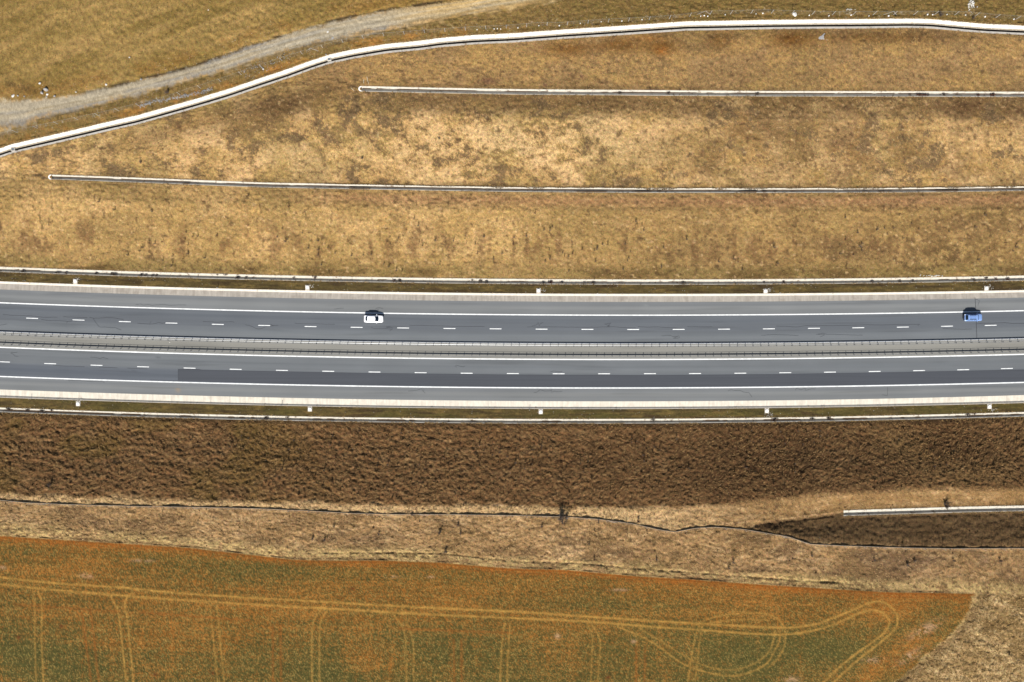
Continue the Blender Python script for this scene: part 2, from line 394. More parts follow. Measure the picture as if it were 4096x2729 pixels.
def colour(x, y):
    sh = x.shape
    big = fbm(x, y, 420, 260, seed=1, n=4); patch = fbm(x, y, 120, 90, seed=2, n=4, g=.6)
    rnd = np.random.default_rng(3).random(sh); tiny = .5 * vn(x, y, 8, seed=4) + .5 * rnd
    small = .62 * fbm(x, y, 34, 28, seed=3, n=3, g=.65) + .16 * rnd + .22 * vn(x, y, 10, 9, seed=34)
    hue = fbm(x, y, 200, 150, seed=5, n=3); vert = fbm(x, y, 26, 90, seed=6, n=2)
    C = np.empty(sh + (3,)); C[:] = TAN
    # ---- slopes north of the road
    C = mixc(C, STRAW, ss(.48, .66, patch) * .62)
    C = mixc(C, OLIVE, ss(.52, .70, hue) * .55)
    C = mixc(C, alb(104, 84, 60), ss(.50, .62, 1 - small * .5 - patch * .5) * .85)
    C = mixc(C, GOLD, ss(.5, .7, fbm(x, y, 70, seed=7, n=3)) * .35)
    b12 = (y < D2a(x)) & (y > D3b(x)); top = (y < D3a(x)) & (y > D4b(x)); low = (y > D2b(x)) & (y < Na(x)); west = (y < D2a(x)) & (y > D4b(x)) & (x < 1440)
    # darker second growth east, brighter straw in the middle
    st = blob(x, y, 1850, 590, 560, 120) + .8 * blob(x, y, 350, 600, 220, 70) + .55 * blob(x, y, 2350, 560, 300, 100) + .5 * blob(x, y, 950, 560, 260, 110)
    C = mixc(C, alb(214, 178, 126), np.where(b12 | west, st * ss(.40, .60, small * .5 + patch * .5) * .72, 0))
    C = mixc(C, BROWN, np.where(b12, ss(2300, 3100, x) * ss(.42, .60, patch * .4 + small * .4 + hue * .2) * .62, 0))
    C = mixc(C, BROWN, np.where(b12, (1 - ss(40, 100, y - D3b(x))) * ss(.25, .6, small * .4 + patch * .6) * .85 * ss(1300, 1600, x), 0))  # flat bench below the drain painted browner for its weaker sunlight
    C = mixc(C, BROWN, np.where(west, blob(x, y, 1150, 420, 300, 60, -.35) * .95 + .6 * blob(x, y, 700, 520, 300, 36, -.3), 0))
    C = mixc(C, alb(96, 74, 48), np.where(top, ss(.50, .60, patch * .5 + small * .5) * .6, 0))
    C = mixc(C, DUSK, np.where(top, .55 * ss(.4, .62, patch), 0))
    C = mixc(C, alb(150, 118, 72), np.where(top, .45, 0))
    C = mixc(C, alb(108, 74, 34), np.where(top, .9 * (blob(x, y, 2270, 195, 110, 32) + blob(x, y, 2480, 180, 90, 35) + blob(x, y, 2650, 185, 80, 36) + .8 * blob(x, y, 2880, 160, 60, 40) + .9 * blob(x, y, 3160, 160, 90, 40) + .7 * blob(x, y, 3500, 150, 330, 28)), 0))
    C = mixc(C, RUST, np.where(top, .6 * blob(x, y, 2645, 205, 26, 16) + .4 * blob(x, y, 2590, 150, 60, 14), 0))
    C = mixc(C, alb(95, 60, 52), np.where(top, .7 * blob(x, y, 1955, 325, 36, 18) + .7 * blob(x, y, 2325, 306, 9, 7) + .6 * blob(x, y, 2178, 340, 7, 6), 0))
    C = mixc(C, alb(202, 166, 112), np.where(b12, ss(2300, 3000, x) * ss(.50, .66, .55 * fbm(x, y, 80, 60, seed=35, n=4) + .45 * small) * .5, 0))
    C = mixc(C, alb(98, 72, 46), np.where(b12, .8 * (blob(x, y, 2830, 640, 60, 60) + .9 * blob(x, y, 3050, 520, 150, 70) + .8 * blob(x, y, 3400, 560, 160, 90) + .9 * blob(x, y, 3900, 430, 260, 40) + .5 * blob(x, y, 3700, 650, 200, 50)) * ss(.36, .56, small * .6 + patch * .4), 0))
    # lowest slope: golden, redder weed band, darker foot
    C = mixc(C, alb(184, 148, 92), np.where(low, .55, 0))
    C = mixc(C, alb(148, 120, 72), np.where(low, .45 * ss(.4, .6, fbm(x, y, 180, 90, seed=8)), 0))
    C = mixc(C, alb(112, 82, 54), np.where(low, .7 * ss(.50, .66, vert * .5 + small * .5) * np.exp(-((y - R(x) + 560) / 90) ** 2), 0))
    C = mixc(C, BROWN, np.where(low, .62 * ss(2000, 3000, x) * ss(.36, .58, patch * .5 + small * .5), 0))
    C = mixc(C, alb(88, 68, 42), np.where(low, .85 * (blob(x, y, 3780, 1010, 170, 60) + .6 * blob(x, y, 3400, 1000, 150, 40) + .6 * blob(x, y, 2700, 1050, 120, 40) + .5 * blob(x, y, 2330, 1040, 100, 40) + .6 * blob(x, y, 3950, 860, 160, 60)) * ss(.34, .54, small), 0))
    C = mixc(C, OLIVE, np.where(low, .75 * np.exp(-((y - Na(x) + 22) / 34) ** 2) * ss(.25, .5, patch), 0))
    C = mixc(C, alb(98, 76, 44), np.where(low, .8 * np.exp(-((y - Na(x) + 16) / 26) ** 2) * ss(.50, .66, fbm(x, y, 140, 60, seed=9)), 0))
    C = mixc(C, alb(178, 130, 92), np.where(low, .5 * np.exp(-((y - D2b(x) - 34) / 22) ** 2) * ss(1000, 1500, x), 0))
    # small dark plants and bare spots all over, denser in some parts
    spot = ss(.70, .86, .7 * vn(x, y, 13, 15, seed=36) + .3 * vn(x, y, 7, seed=37) + .22 * (patch - .5))
    C = mixc(C, alb(84, 62, 42), .62 * spot)
    C = mixc(C, alb(222, 186, 134), (.40 - .28 * top) * ss(.72, .88, .7 * vn(x, y, 12, 10, seed=38) + .3 * vn(x, y, 7, seed=39)))
    # ---- upper meadow and strip by the gravel track
    up = y < D4a(x)
    mead = up & (y < TU(x))
    Cm = np.empty(sh + (3,)); Cm[:] = alb(154, 126, 72)
    along = fbm(x + y * 0.8, y + x * .35, 150, 34, seed=10, n=4)
    Cm = mixc(Cm, alb(182, 147, 90), ss(.42, .66, along * .6 + small * .4) * .6)
    Cm = mixc(Cm, alb(122, 100, 48), ss(.46, .64, .6 * fbm(x + y, y + x * .35, 170, 50, seed=12, n=4) + .4 * small) * .6)
    Cm = mixc(Cm, alb(146, 104, 50), .45 * np.exp(-((y - TU(x) + 40) / 34) ** 2) * ss(.4, .6, patch))
    Cm = mixc(Cm, alb(122, 96, 46), .6 * ss(1800, 2600, x))
    Cm = mixc(Cm, alb(98, 78, 40), .5 * ss(.72, .88, .7 * vn(x, y, 14, 12, seed=36) + .3 * vn(x, y, 7, seed=37)))
    C = np.where(mead[..., None], Cm, C)
    strip = up & (y > TL(x) - 2)
    Cs = np.empty(sh + (3,)); Cs[:] = alb(140, 112, 66)
    Cs = mixc(Cs, alb(178, 124, 60), ss(.42, .6, patch) * .8 * ss(-46, -16, y - D4a(x)) * (1 - .7 * ss(1900, 2400, x)))
    Cs = mixc(Cs, alb(122, 98, 54), .75 * ss(1900, 2400, x))
    Cs = mixc(Cs, alb(118, 100, 52), ss(.42, .6, small) * .5)
    C = np.where(strip[..., None], Cs, C)
    C = mixc(C, alb(60, 48, 36), .85 * np.exp(-((y - TU(x) + 5) / 6.5) ** 2) * ss(.35, .55, fbm(x, y, 60, 20, seed=13, n=2)) * ss(350, 520, x) * up)
    C = mixc(C, alb(64, 48, 34), np.where(up, .8 * blob(x, y, 75, 345, 60, 16, .3) * ss(.4, .55, small), 0))
    # ---- gravel track
    t = (y - TU(x)) / np.maximum(TL(x) - TU(x), 1)
    trk = (t > -.1) & (t < 1.25) & up
    Cg = np.empty(sh + (3,)); Cg[:] = alb(178, 164, 138)
    Cg = mixc(Cg, alb(208, 174, 116), ss(1500, 1750, x + 150 * (patch - .5)))
    Cg = mixc(Cg, alb(146, 141, 134), .7 * ss(.45, .65, fbm(x, t * 60, 300, 8, seed=14, n=3)) * (1 - ss(1500, 1700, x)))
    Cg = mixc(Cg, alb(184, 164, 128), .7 * ss(.5, .7, fbm(x, t * 60, 240, 6, seed=15, n=3)))
    ruts = np.exp(-((t - .33) / .07) ** 2) + np.exp(-((t - .62) / .07) ** 2)
    Cg = mixc(Cg, alb(200, 186, 158), .5 * ruts * (.4 + vn(x, y, 60, seed=65)))
    Cg = mixc(Cg, alb(138, 120, 88), .5 * np.exp(-((t - .47) / .06) ** 2) * vn(x, y, 50, 30, seed=66))
    Cg = mixc(Cg, alb(128, 106, 66), .8 * ss(.50, .62, fbm(x, t * 60, 120, 10, seed=16, n=4)) * ss(.45, 1.0, t) )
    fade = ss(-.10, .12, t + .5 * (small - .5)) * (1 - ss(.72, 1.15, t + .9 * (small - .5)))
    C = mixc(C, 0, 0 * t) if False else C + (Cg - C) * (fade * trk)[..., None]
    C = mixc(C, alb(176, 170, 160), np.where(up, (ss(.80, .9, tiny) * .5) * np.exp(-((y - NF(x) + 6) / 20) ** 2), 0))
    # ---- verges beside the gutters
    vN = (y >= Nb(x)) & (y <= 1300); vS = (y > 1500) & (y <= Sa(x))
    Cv = np.empty(sh + (3,)); Cv[:] = alb(92, 78, 46)
    Cv = mixc(Cv, alb(118, 98, 56), ss(.48, .7, fbm(x, y, 40, 9, seed=17, n=3)) * .8)
    Cv = mixc(Cv, alb(66, 52, 36), ss(.52, .7, fbm(x, y, 90, 7, seed=18, n=3)) * .7)
    Cv2 = mixc(Cv, alb(88, 84, 40), ss(.42, .6, fbm(x, y, 160, 30, seed=19, n=3)) * .35)
    C = np.where(vN[..., None], Cv, C); C = np.where(vS[..., None], Cv2, C)
    # ---- slope south of the road
    ssl = (y >= Sb(x)) & (y < CREST(x) + 60)
    wx = x + 80 * (fbm(x, y, 120, seed=31, n=2) - .5); wy = y + 72 * (fbm(x, y, 90, seed=32, n=2) - .5)
    strand = fbm(wx, wy, 34, 12, seed=43, n=2); strand2 = fbm(wx, wy, 50, 7, seed=20, n=3)
    Cd = np.empty(sh + (3,)); Cd[:] = alb(142, 103, 65)
    Cd = mixc(Cd, alb(182, 142, 96), ss(.5, .72, strand2) * .6)
    Cd = mixc(Cd, alb(96, 72, 46), ss(.5, .7, 1 - strand) * .55)
    Cd = mixc(Cd, alb(112, 80, 50), .6 * ss(1500, 2900, x) * (.5 + ss(.4, .6, big)))
    Cd = mixc(Cd, alb(86, 64, 42), .7 * blob(x, y, 3200, 1840, 600, 120) * ss(.35, .6, small))
    Cd = mixc(Cd, alb(168, 132, 82), .5 * blob(x, y, 3600, 1780, 120, 60, .6) + .4 * blob(x, y, 3900, 1900, 200, 60))
    Cd = mixc(Cd, alb(52, 38, 26), .75 * ss(.74, .86, .75 * vn(x, y, 11, 13, seed=53) + .25 * vn(x, y, 6, seed=54)) * ss(300, 1400, x))
    Cd = mixc(Cd, alb(196, 156, 104), .5 * ss(.74, .88, .75 * vn(x, y, 12, 9, seed=55) + .25 * vn(x, y, 6, seed=56)))
    Cd = mixc(Cd, alb(120, 98, 44), .5 * ss(.5, .65, hue) * (1 - ss(900, 1500, x)))
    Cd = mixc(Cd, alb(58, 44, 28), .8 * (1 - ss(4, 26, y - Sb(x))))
    Cd = mixc(Cd, alb(58, 46, 34), .8 * blob(x, y, 208, 1925, 20, 34))
    # ---- plateau grass between slope and field
    Cp = np.empty(sh + (3,)); Cp[:] = alb(176, 138, 92)
    Cp = mixc(Cp, alb(216, 178, 128), ss(.48, .68, strand2 * .6 + patch * .4) * .75)
    Cp = mixc(Cp, alb(126, 98, 62), ss(.52, .68, 1 - small * .6 - patch * .4) * .9)
    Cp = mixc(Cp, alb(150, 130, 82), .45 * ss(.42, .6, hue) * ss(-75, -40, y - FB(x)))
    Cp = mixc(Cp, alb(200, 166, 104), .55 * ss(-46, -20, y - FB(x)) * ss(.35, .6, small))
    Cp = mixc(Cp, alb(112, 86, 64), .75 * ss(.42, .6, patch) * blob(x, y, 3700, 2250, 420, 50))
    Cp = mixc(Cp, alb(128, 98, 60), .8 * ss(2750, 3150, x) * (y <= D5a(x)) * ss(.25, .55, small))
    Cp = mixc(Cp, alb(98, 76, 50), .85 * ss(2930, 3200, x) * ss(0, 14, FEN(x) - y) * (y > D5b(x) - 12))
    Cp = mixc(Cp, alb(60, 42, 28), np.where(x < 3380, .8 * blob(x, y, 3080, 2105, 70, 16, -.3), 0))
    Cp = mixc(Cp, alb(108, 82, 56), .75 * ss(.50, .62, .5 * fbm(x, y, 150, 60, seed=64, n=3) + .5 * small) * (y > FEN(x) + 12))
    Cp = mixc(Cp, alb(218, 186, 124), .6 * ss(-60, -25, y - FB(x)) * ss(.42, .56, small))
    Cp = mixc(Cp, alb(226, 188, 134), .75 * (y < FEN(x) - 3) * (1 - ss(2500, 3000, x)))
    Cp = mixc(Cp, alb(84, 64, 46), .6 * ss(.72, .86, .7 * vn(x, y, 13, 12, seed=57) + .3 * vn(x, y, 7, seed=58) + .2 * (patch - .5)))
    k = ss(-10, 12, y - CREST(x) + 34 * (fbm(x, y, 60, 30, seed=21, n=3) - .5))
    Cd = Cd + (Cp - Cd) * k[..., None]
    Cd = np.where((y > CREST(x) + 60)[..., None], Cp, Cd)
    Cd = mixc(Cd, alb(84, 60, 38), .6 * np.exp(-((y - FB(x) + 6) / 8) ** 2) * ss(.3, .55, fbm(x, y, 120, 20, seed=22, n=3)) * (x < 3890))
    # corner of rough grass by the field
    cr = ss(-10, 50, x - FIELD_E(y)) * (y > FB(x) - 10)
    Cc = np.empty(sh + (3,)); Cc[:] = alb(172, 140, 92)
    Cc = mixc(Cc, alb(212, 180, 128), ss(.44, .62, .6 * fbm(x + y * .7, y - x * .5, 110, 34, seed=23, n=4) + .4 * small) * .8)
    Cc = mixc(Cc, alb(116, 90, 54), ss(.48, .62, 1 - patch * .55 - small * .45) * .85)
    Cc = mixc(Cc, alb(92, 68, 46), .8 * np.exp(-((x - FIELD_E(y) - 18) / 34) ** 2) * ss(.3, .5, patch))
    Cd = Cd + (Cc - Cd) * cr[..., None]
    C = np.where((y >= Sb(x))[..., None], Cd, C)
    # ---- crop field
    fy = y - FB(x)
    fld = (fy > 0) & (x < FIELD_E(y) + 30) & (y > 1900)
    Cf = np.empty(sh + (3,)); Cf[:] = SOIL
    Cf = mixc(Cf, alb(172, 102, 38), .9 * np.exp(-(fy / 30) ** 2))
    Cf = mixc(Cf, alb(154, 98, 40), ss(.4, .62, fbm(x, y, 200, 10, seed=24, n=3)))
    speck = .12 + .76 * (.75 * rnd + .25 * vn(x, y, 9, 7, seed=25))
    fdens = .32 + .42 * fbm(x, y, 340, 160, seed=27, n=3) + .22 * ss(2420, 2640, y)
    fdens = fdens + .24 * (blob(x, y, 80, 2640, 190, 90) + .8 * blob(x, y, 1330, 2690, 260, 90) + blob(x, y, 2400, 2420, 420, 34) * .9 + .8 * blob(x, y, 3260, 2590, 220, 60) + .7 * blob(x, y, 1050, 2290, 320, 40) + blob(x, y, 3700, 2480, 150, 50) + .7 * blob(x, y, 3750, 2440, 60, 34) + .7 * blob(x, y, 3000, 2590, 200, 60) + .7 * blob(x, y, 2750, 2700, 200, 60) + .6 * blob(x, y, 30, 2200, 160, 50))
    fdens = fdens - .35 * np.exp(-(fy / 26) ** 2) - .3 * blob(x, y, 3500, 2680, 220, 34, -.75) - .25 * blob(x, y, 1500, 2640, 120, 90) - .2 * blob(x, y, 560, 2560, 240, 60) - .15 * blob(x, y, 2200, 2600, 200, 120) - .3 * blob(x, y, 3560, 2440, 130, 50) - .2 * blob(x, y, 3650, 2600, 160, 60, -.8)
    fdens = fdens - .07 * (vn(x, fy, 900, 9, seed=28) - .5) * 2 - .16 * ss(.58, .8, fbm(x, y, 30, 260, seed=29, n=2)) * ss(2420, 2520, y)
    Cf = mixc(Cf, CROP, ss(-.46, .46, fdens - speck) * .86)
    Cf = mixc(Cf, alb(176, 148, 82), .45 * ss(.72, .9, np.random.default_rng(8).random(sh)))
    for cx, cy, rx, ry in ((350, 2303, 26, 10), (570, 2243, 40, 5), (1560, 2307, 28, 5), (1725, 2309, 14, 4), (2480, 2360, 34, 5), (2230, 2545, 10, 10), (2535, 2567, 10, 7), (3700, 2520, 60, 18), (3640, 2625, 50, 16), (3490, 2640, 40, 12), (10, 2272, 14, 8), (3160, 2720, 30, 14)):
        Cf = mixc(Cf, alb(196, 156, 118), .75 * blob(x, y, cx, cy, rx, ry, -.5 if cx > 3600 else 0) * ss(.35, .55, small))
    for cx, cy in ((245, 2505), (1410, 2355), (2431, 2710), (850, 2693), (620, 2700), (75, 2550)):
        Cf = mixc(Cf, alb(100, 52, 26), .8 * blob(x, y, cx, cy, 6, 4) + .25 * blob(x, y, cx, cy, 20, 16))
    wh = np.zeros(sh)
    for pts, w_, s_ in TRACKS:
        wh = np.maximum(wh, line_mask(x, y, pts, w_ * .78) * s_ * 1.0)
    wh = np.clip(wh * (.5 + .6 * vn(x, y, 24, 14, seed=33)), 0, .9)
    rows = .5 + .5 * np.sin((fy + 3 * fbm(x, y, 400, seed=59, n=2)) * 2 * math.pi / 13.0)
    Cf = Cf * (1 - .10 * rows * (y < 2420 + 60 * (hue - .5)))[..., None]
    Cf = mixc(Cf, TRACKC, wh)
    for pts in REDT:
        Cf = mixc(Cf, alb(150, 88, 36), .5 * line_mask(x, y, pts, 5))
    Cf = mixc(Cf, alb(128, 68, 24), .6 * np.exp(-((fy - 8) / 3.0) ** 2) + .4 * np.exp(-((fy - 20) / 2.5) ** 2))
    k = fld * (1 - ss(-14, 10, x - FIELD_E(y) + 40 * (small - .5)))
    C = C + (Cf - C) * k[..., None]
    C = C * (0.72 + 0.58 * tiny)[..., None]
    return np.clip(C, 0.004, 0.9)

TRACKS = [
 ([(-150, 2295), (0, 2309.7), (211, 2333.5), (476, 2349), (740, 2376), (1024, 2392.7), (1288, 2407.5), (1553, 2423), (1817, 2436.6), (2048, 2445.6), (2365, 2468), (2735, 2492), (3072, 2510), (3167, 2513), (3273, 2497), (3336, 2471), (3416, 2439), (3484, 2408), (3527, 2405), (3569, 2429), (3593, 2471), (3585, 2518.5), (3521, 2571), (3416, 2651), (3336, 2729), (3250, 2820)], 5.5, .85),
 ([(-150, 2318), (0, 2337.7), (211, 2361), (476, 2382), (740, 2402), (1024, 2419.7), (1288, 2433), (1553, 2450), (1817, 2463), (2048, 2472.5), (2365, 2487), (2577, 2505), (2841, 2524), (3072, 2540), (3178, 2537), (3283, 2518), (3389, 2476), (3442, 2450), (3495, 2438), (3532, 2450), (3561, 2481), (3548, 2524), (3495, 2566), (3389, 2640), (3294, 2729), (3210, 2820)], 5.5, .85),
 ([(2471, 2508), (2555, 2540), (2645, 2592), (2725, 2656), (2814, 2688), (2920, 2709), (3000, 2693), (3072, 2656), (3098, 2603), (3120, 2566), (3120, 2529)], 4.5, .65),
 ([(2555, 2513), (2629, 2555), (2735, 2624), (2814, 2666), (2920, 2685), (3000, 2666), (3052, 2635), (3090, 2590), (3100, 2520)], 4.5, .5),
 ([(2751, 2729), (2783, 2513), (2825, 2476), (2894, 2460), (2973, 2451), (3072, 2454), (3120, 2480), (3140, 2520), (3141, 2582), (3114, 2635), (3072, 2672)], 4.5, .5),
 ([(2780, 2729), (2804, 2518), (2812, 2500), (2867, 2486), (2973, 2477), (3072, 2481)], 4.5, .5),
 ([(2349, 2497), (2370, 2534), (2370, 2587), (2362, 2729), (2360, 2820)], 4.5, .5),
 ([(2370, 2502), (2397, 2545), (2403, 2587), (2389, 2729), (2386, 2820)], 4.5, .5),
 ([(1288, 2434), (1254, 2476), (1246, 2534), (1248, 2729), (1249, 2820)], 4.5, .6),
 ([(1309, 2444), (1280, 2481), (1277, 2561), (1277, 2729), (1277, 2820)], 4.5, .55),
 ([(1574, 2460), (1611, 2508), (1624, 2561), (1627, 2729), (1628, 2820)], 4.5, .45),
 ([(1621, 2481), (1648, 2545), (1656, 2603), (1655, 2729), (1655, 2820)], 4.5, .45),
 ([(2023, 2487), (2010, 2534), (1999, 2729), (1997, 2820)], 4.5, .55),
 ([(2042, 2487), (2034, 2561), (2028, 2729), (2026, 2820)], 4.5, .5),
 ([(132, 2365), (140, 2429), (138, 2534), (145, 2729), (147, 2820)], 4.5, .5),
 ([(153, 2370), (169, 2407), (164, 2534), (174, 2729), (176, 2820)], 4.5, .6),
 ([(440, 2380), (473, 2444), (484, 2534), (505, 2729), (511, 2820)], 4.5, .7),
 ([(529, 2370), (494, 2407), (507, 2455), (518, 2561), (534, 2729), (540, 2820)], 4.5, .7),
 ([(846, 2418), (841, 2444), (851, 2534), (870, 2729), (876, 2820)], 4.0, .5),
 ([(867, 2423), (877, 2534), (897, 2729), (903, 2820)], 4.0, .55),
]
REDT = [[(328, 2450), (365, 2729), (372, 2820)], [(359, 2418), (396, 2729), (405, 2820)], [(1092, 2500), (1092, 2729), (1092, 2820)], [(1122, 2500), (1124, 2729), (1124, 2820)],
        [(1815, 2560), (1817, 2729)], [(1845, 2560), (1846, 2729)], [(2545, 2590), (2545, 2729)], [(2580, 2590), (2578, 2729)], [(1600, 2515), (2048, 2532)], [(560, 2450), (1000, 2482)], [(60, 2418), (480, 2448)]]

def emit(GX, GY, band, gapbands, region_fn):
    Zs = Z(GX, GY) + micro(GX, GY)
    Cc = colour(GX, GY)
    far = np.clip((np.abs(GX - 2048) - 2300) / 3000, 0, 1) + np.clip((np.abs(GY - 1364) - 1600) / 3000, 0, 1)
    Zs = Zs + np.clip(far, 0, 1) * 3.0 * (fbm(GX, GY, 9000, seed=51, n=3) - .5)
    wx, wy = W(GX, GY, Zs)
    far_scale = np.clip(Zs, -50, 150)  # heights stay small, so the mapping stays true
    V = np.stack([wx, wy, far_scale], -1).reshape(-1, 3)
    nr, nc = GX.shape
    idx = np.arange(nr * nc).reshape(nr, nc)
    F = np.stack([idx[:-1, :-1], idx[1:, :-1], idx[1:, 1:], idx[:-1, 1:]], -1)
    xm = (GX[:-1, :-1] + GX[1:, 1:]) / 2; ym = (GY[:-1, :-1] + GY[1:, 1:]) / 2
    fb = np.repeat(band[:-1, None], nc - 1, 1)
    reg = region_fn(xm, ym, fb)
    out = {}
    for r in np.unique(reg):
        if r < 0: continue
        f = F[reg == r]
        u, inv = np.unique(f.ravel(), return_inverse=True)
        out[int(r)] = (V[u], inv.reshape(-1, 4), Cc.reshape(-1, 3)[u])
    return out
def regN(x, y, b):
    r = np.zeros(x.shape, int)
    r[(y > TU(x) - 4) & (y < TL(x) + 6 + 16 * (fbm(x, y, 30, seed=61, n=2) - .5)) & (y < D4a(x) - 4) & (x < 2350) & (x > -3000)] = 1
    r[b == 8] = 2
    r[b == 1] = -1
    r[(b == 3) & (x > 1446)] = -1
    r[(b == 5) & (x > 204)] = -1
    r[b == 7] = -1
    return r
def regS(x, y, b):
    r = np.zeros(x.shape, int)
    r[b == 0] = 2
    r[b == 1] = -1
    r[(b == 3) & (x > 3374)] = -1
    r[(b >= 5) & (x < FIELD_E(y) + 16 * (fbm(x, y, 30, seed=61, n=2) - .5))] = 3
    return r
outN = emit(GX1, GY1, B1, None, regN)
outS = emit(GX2, GY2, B2, None, regS)
NAMES = {0: ('ground', M_GRASS), 1: ('gravel_track', M_GRAVEL), 2: ('verge', M_VERGE), 3: ('crop_field', M_FIELD)}
LAB = {('n', 0): 'dry grass slopes and meadow rising north of the motorway', ('s', 0): 'dry grass slope and plateau south of the motorway',
       ('n', 1): 'pale gravel farm track curving across the upper left corner', ('n', 2): 'green brown verge between upper gutter and drain',
       ('s', 2): 'green brown verge between lower gutter and drain', ('s', 3): 'orange soil field with young green crop and wheel tracks'}
for side, out in (('n', outN), ('s', outS)):
    for r, (v, f, c) in out.items():
        link(NAMES[r][0], new_mesh(NAMES[r][0], v, f, NAMES[r][1], True, c), kind='structure', label=LAB[(side, r)])
del outN, outS

# ------------------------------------------------------------------ motorway
X0, X1 = -3400, 7500
def strip_mesh(name, f0, f1, z, m, xa=X0, xb=X1, step=32, cols=None, rows=1, zf=None):
    xs = np.arange(xa, xb + step, step, dtype=float); xs[-1] = xb
    ts = np.linspace(0, 1, rows + 1)
    X = np.repeat(xs[None], rows + 1, 0); Y = f0(xs)[None] * (1 - ts[:, None]) + f1(xs)[None] * ts[:, None]
    zz = np.full(X.shape, float(z)) if zf is None else zf(X, Y, ts[:, None] + 0 * X)
    wx, wy = W(X, Y, zz)
    V = np.stack([wx, wy, zz], -1).reshape(-1, 3)
    idx = np.arange(X.size).reshape(X.shape)
    F = np.stack([idx[:-1, :-1], idx[1:, :-1], idx[1:, 1:], idx[:-1, 1:]], -1).reshape(-1, 4)
    c = None if cols is None else cols(X, Y).reshape(-1, 3)
    return new_mesh(name, V, F, m, False, c)

def road_colour(X, Y):
    C = np.empty(X.shape + (3,)); C[:] = alb(141, 141, 139)
    r = Y
    lane = alb(114, 117, 121)
    # slow lanes are darker than shoulders and fast lanes
    a = ss(LN(X) - 3, LN(X) + 5, r) * (1 - ss(DN(X) + 2, DN(X) + 34, r))
    C = mixc(C, lane, a * .95)
    C = mixc(C, alb(126, 129, 131), ss(DN(X) + 4, DN(X) + 20, r) * (1 - ss(LMN(X) - 12, LMN(X) - 4, r)) * .9)
    a = ss(LMS(X) - 2, LMS(X) + 6, r) * (1 - ss(DS(X) - 10, DS(X) + 10, r))
    C = mixc(C, alb(128, 130, 131), a * .95)
    a = ss(DS(X) - 10, DS(X) + 14, r) * (1 - ss(LS(X) - 3, LS(X) + 3, r))
    C = mixc(C, alb(108, 112, 118), a * .95)
    med = ss(LMN(X) - 2, LMN(X) + 3, r) * (1 - ss(LMS(X) - 3, LMS(X) + 1, r))
    C = mixc(C, alb(163, 158, 147), med)
    for f, o, w_, col, k in ((LN, 24, 7, (102, 107, 113), .35), (DN, 16, 7, (110, 112, 115), .3), (DN, 34, 6, (143, 144, 143), .25), (LN, -28, 8, (156, 155, 151), .4), (LN, -44, 7, (124, 125, 127), .4),
                             (DS, -26, 7, (117, 120, 123), .3), (LMS, 22, 7, (128, 129, 129), .25), (DS, 30, 8, (96, 101, 109), .4), (LS, 26, 6, (154, 152, 147), .35), (LS, 40, 5, (124, 124, 123), .3), (LS, 12, 5, (122, 123, 126), .35)):
        n = .5 + 1.0 * vn(X, Y, 500, 30, seed=71 + int(abs(o)))
        C = mixc(C, alb(*col), k * n * np.exp(-((r - f(X) - o) / w_) ** 2))
    C = C * (1 + .10 * (fbm(X, Y - R(X), 700, 7, seed=72, n=3) - .5) * 2 + .08 * (fbm(X, Y, 120, 60, seed=73, n=3) - .5) * 2)[..., None]
    C = mixc(C, alb(158, 158, 154), .5 * blob(X, Y, 2583, 1222, 5, 5) + .4 * blob(X, Y, 3745, 1348, 5, 8) + .3 * blob(X, Y, 170, 1172, 30, 8))
    C = mixc(C, alb(60, 64, 70), .5 * blob(X, Y, 630, 1430, 4, 4) + .3 * blob(X, Y, 535, 1483, 3, 3))
    C = C * np.array([0.855, 0.88, 0.905])
    # faint oil and rubber marks in the wheel paths
    C = C * (1 - .16 * ss(.60, .85, fbm(X, Y - R(X), 260, 12, seed=74, n=3)))[..., None]
    C = mixc(C, alb(190, 150, 90), .7 * blob(X, Y, 714, 1558, 2.2, 12) * (vn(X, Y, 4, seed=77) > .4))
    return C
road = link('road', strip_mesh('road', AN, AS, 0.0, M_ROAD, step=16, cols=road_colour, rows=150), kind='structure', label='dual carriageway motorway in weathered grey asphalt')

def ribbon_pts(pts, w, z, closed=False):
    """flat ribbon of half width w (survey px) along a drawn line"""
    a = np.array(pts, float)
    t = np.gradient(a, axis=0); t /= np.maximum(np.hypot(t[:, 0], t[:, 1]), 1e-6)[:, None]
    n = np.stack([-t[:, 1], t[:, 0]], 1)
    L, Rr = a + n * w, a - n * w
    n_ = len(a)
    P = np.vstack([L, Rr]); wx, wy = W(P[:, 0], P[:, 1], z)
    V = np.stack([wx, wy, np.full(len(P), z)], 1)
    F = [(i, i + 1, n_ + i + 1, n_ + i) for i in range(n_ - 1)]
    return V, F
def offs(f, d): return lambda x: f(x) + d
for f, hw in ((LN, 2.2), (LMN, 1.6), (LMS, 2.3), (LS, 2.2)):
    link('edge_line', strip_mesh('edge_line', offs(f, -hw), offs(f, hw), 0.009, M_PAINT), road)
patch_top = poly([(713, 1477), (800, 1478), (802, 1480), (1024, 1484.5), (1500, 1493.5), (2048, 1499.7), (2600, 1501.5), (3072, 1498), (3600, 1489.5), (4096, 1479.3), (4400, 1472)], 0)
link('asphalt_patch', strip_mesh('asphalt_patch', patch_top, offs(LS, -6.0), 0.004, M_PATCH, xa=713, xb=5200), road, label='darker resurfaced strip of asphalt in slow lane')
def tx(t, z): return (1024 * (t - 1) + z * .435, )
DASH = [[295, 722, 1148, 1576, 2003], [75, 502, 925, 1353, 1779, 2203], [272, 694, 1114, 1533, 1950, 2362], [423, 830, 1240, 1646, 2048]]
DASHY = [[537, 553, 568, 581, 593], [603, 613, 620, 626, 631, 634], [637, 639, 640, 639, 637, 634], [629, 624, 618, 610, 602]]
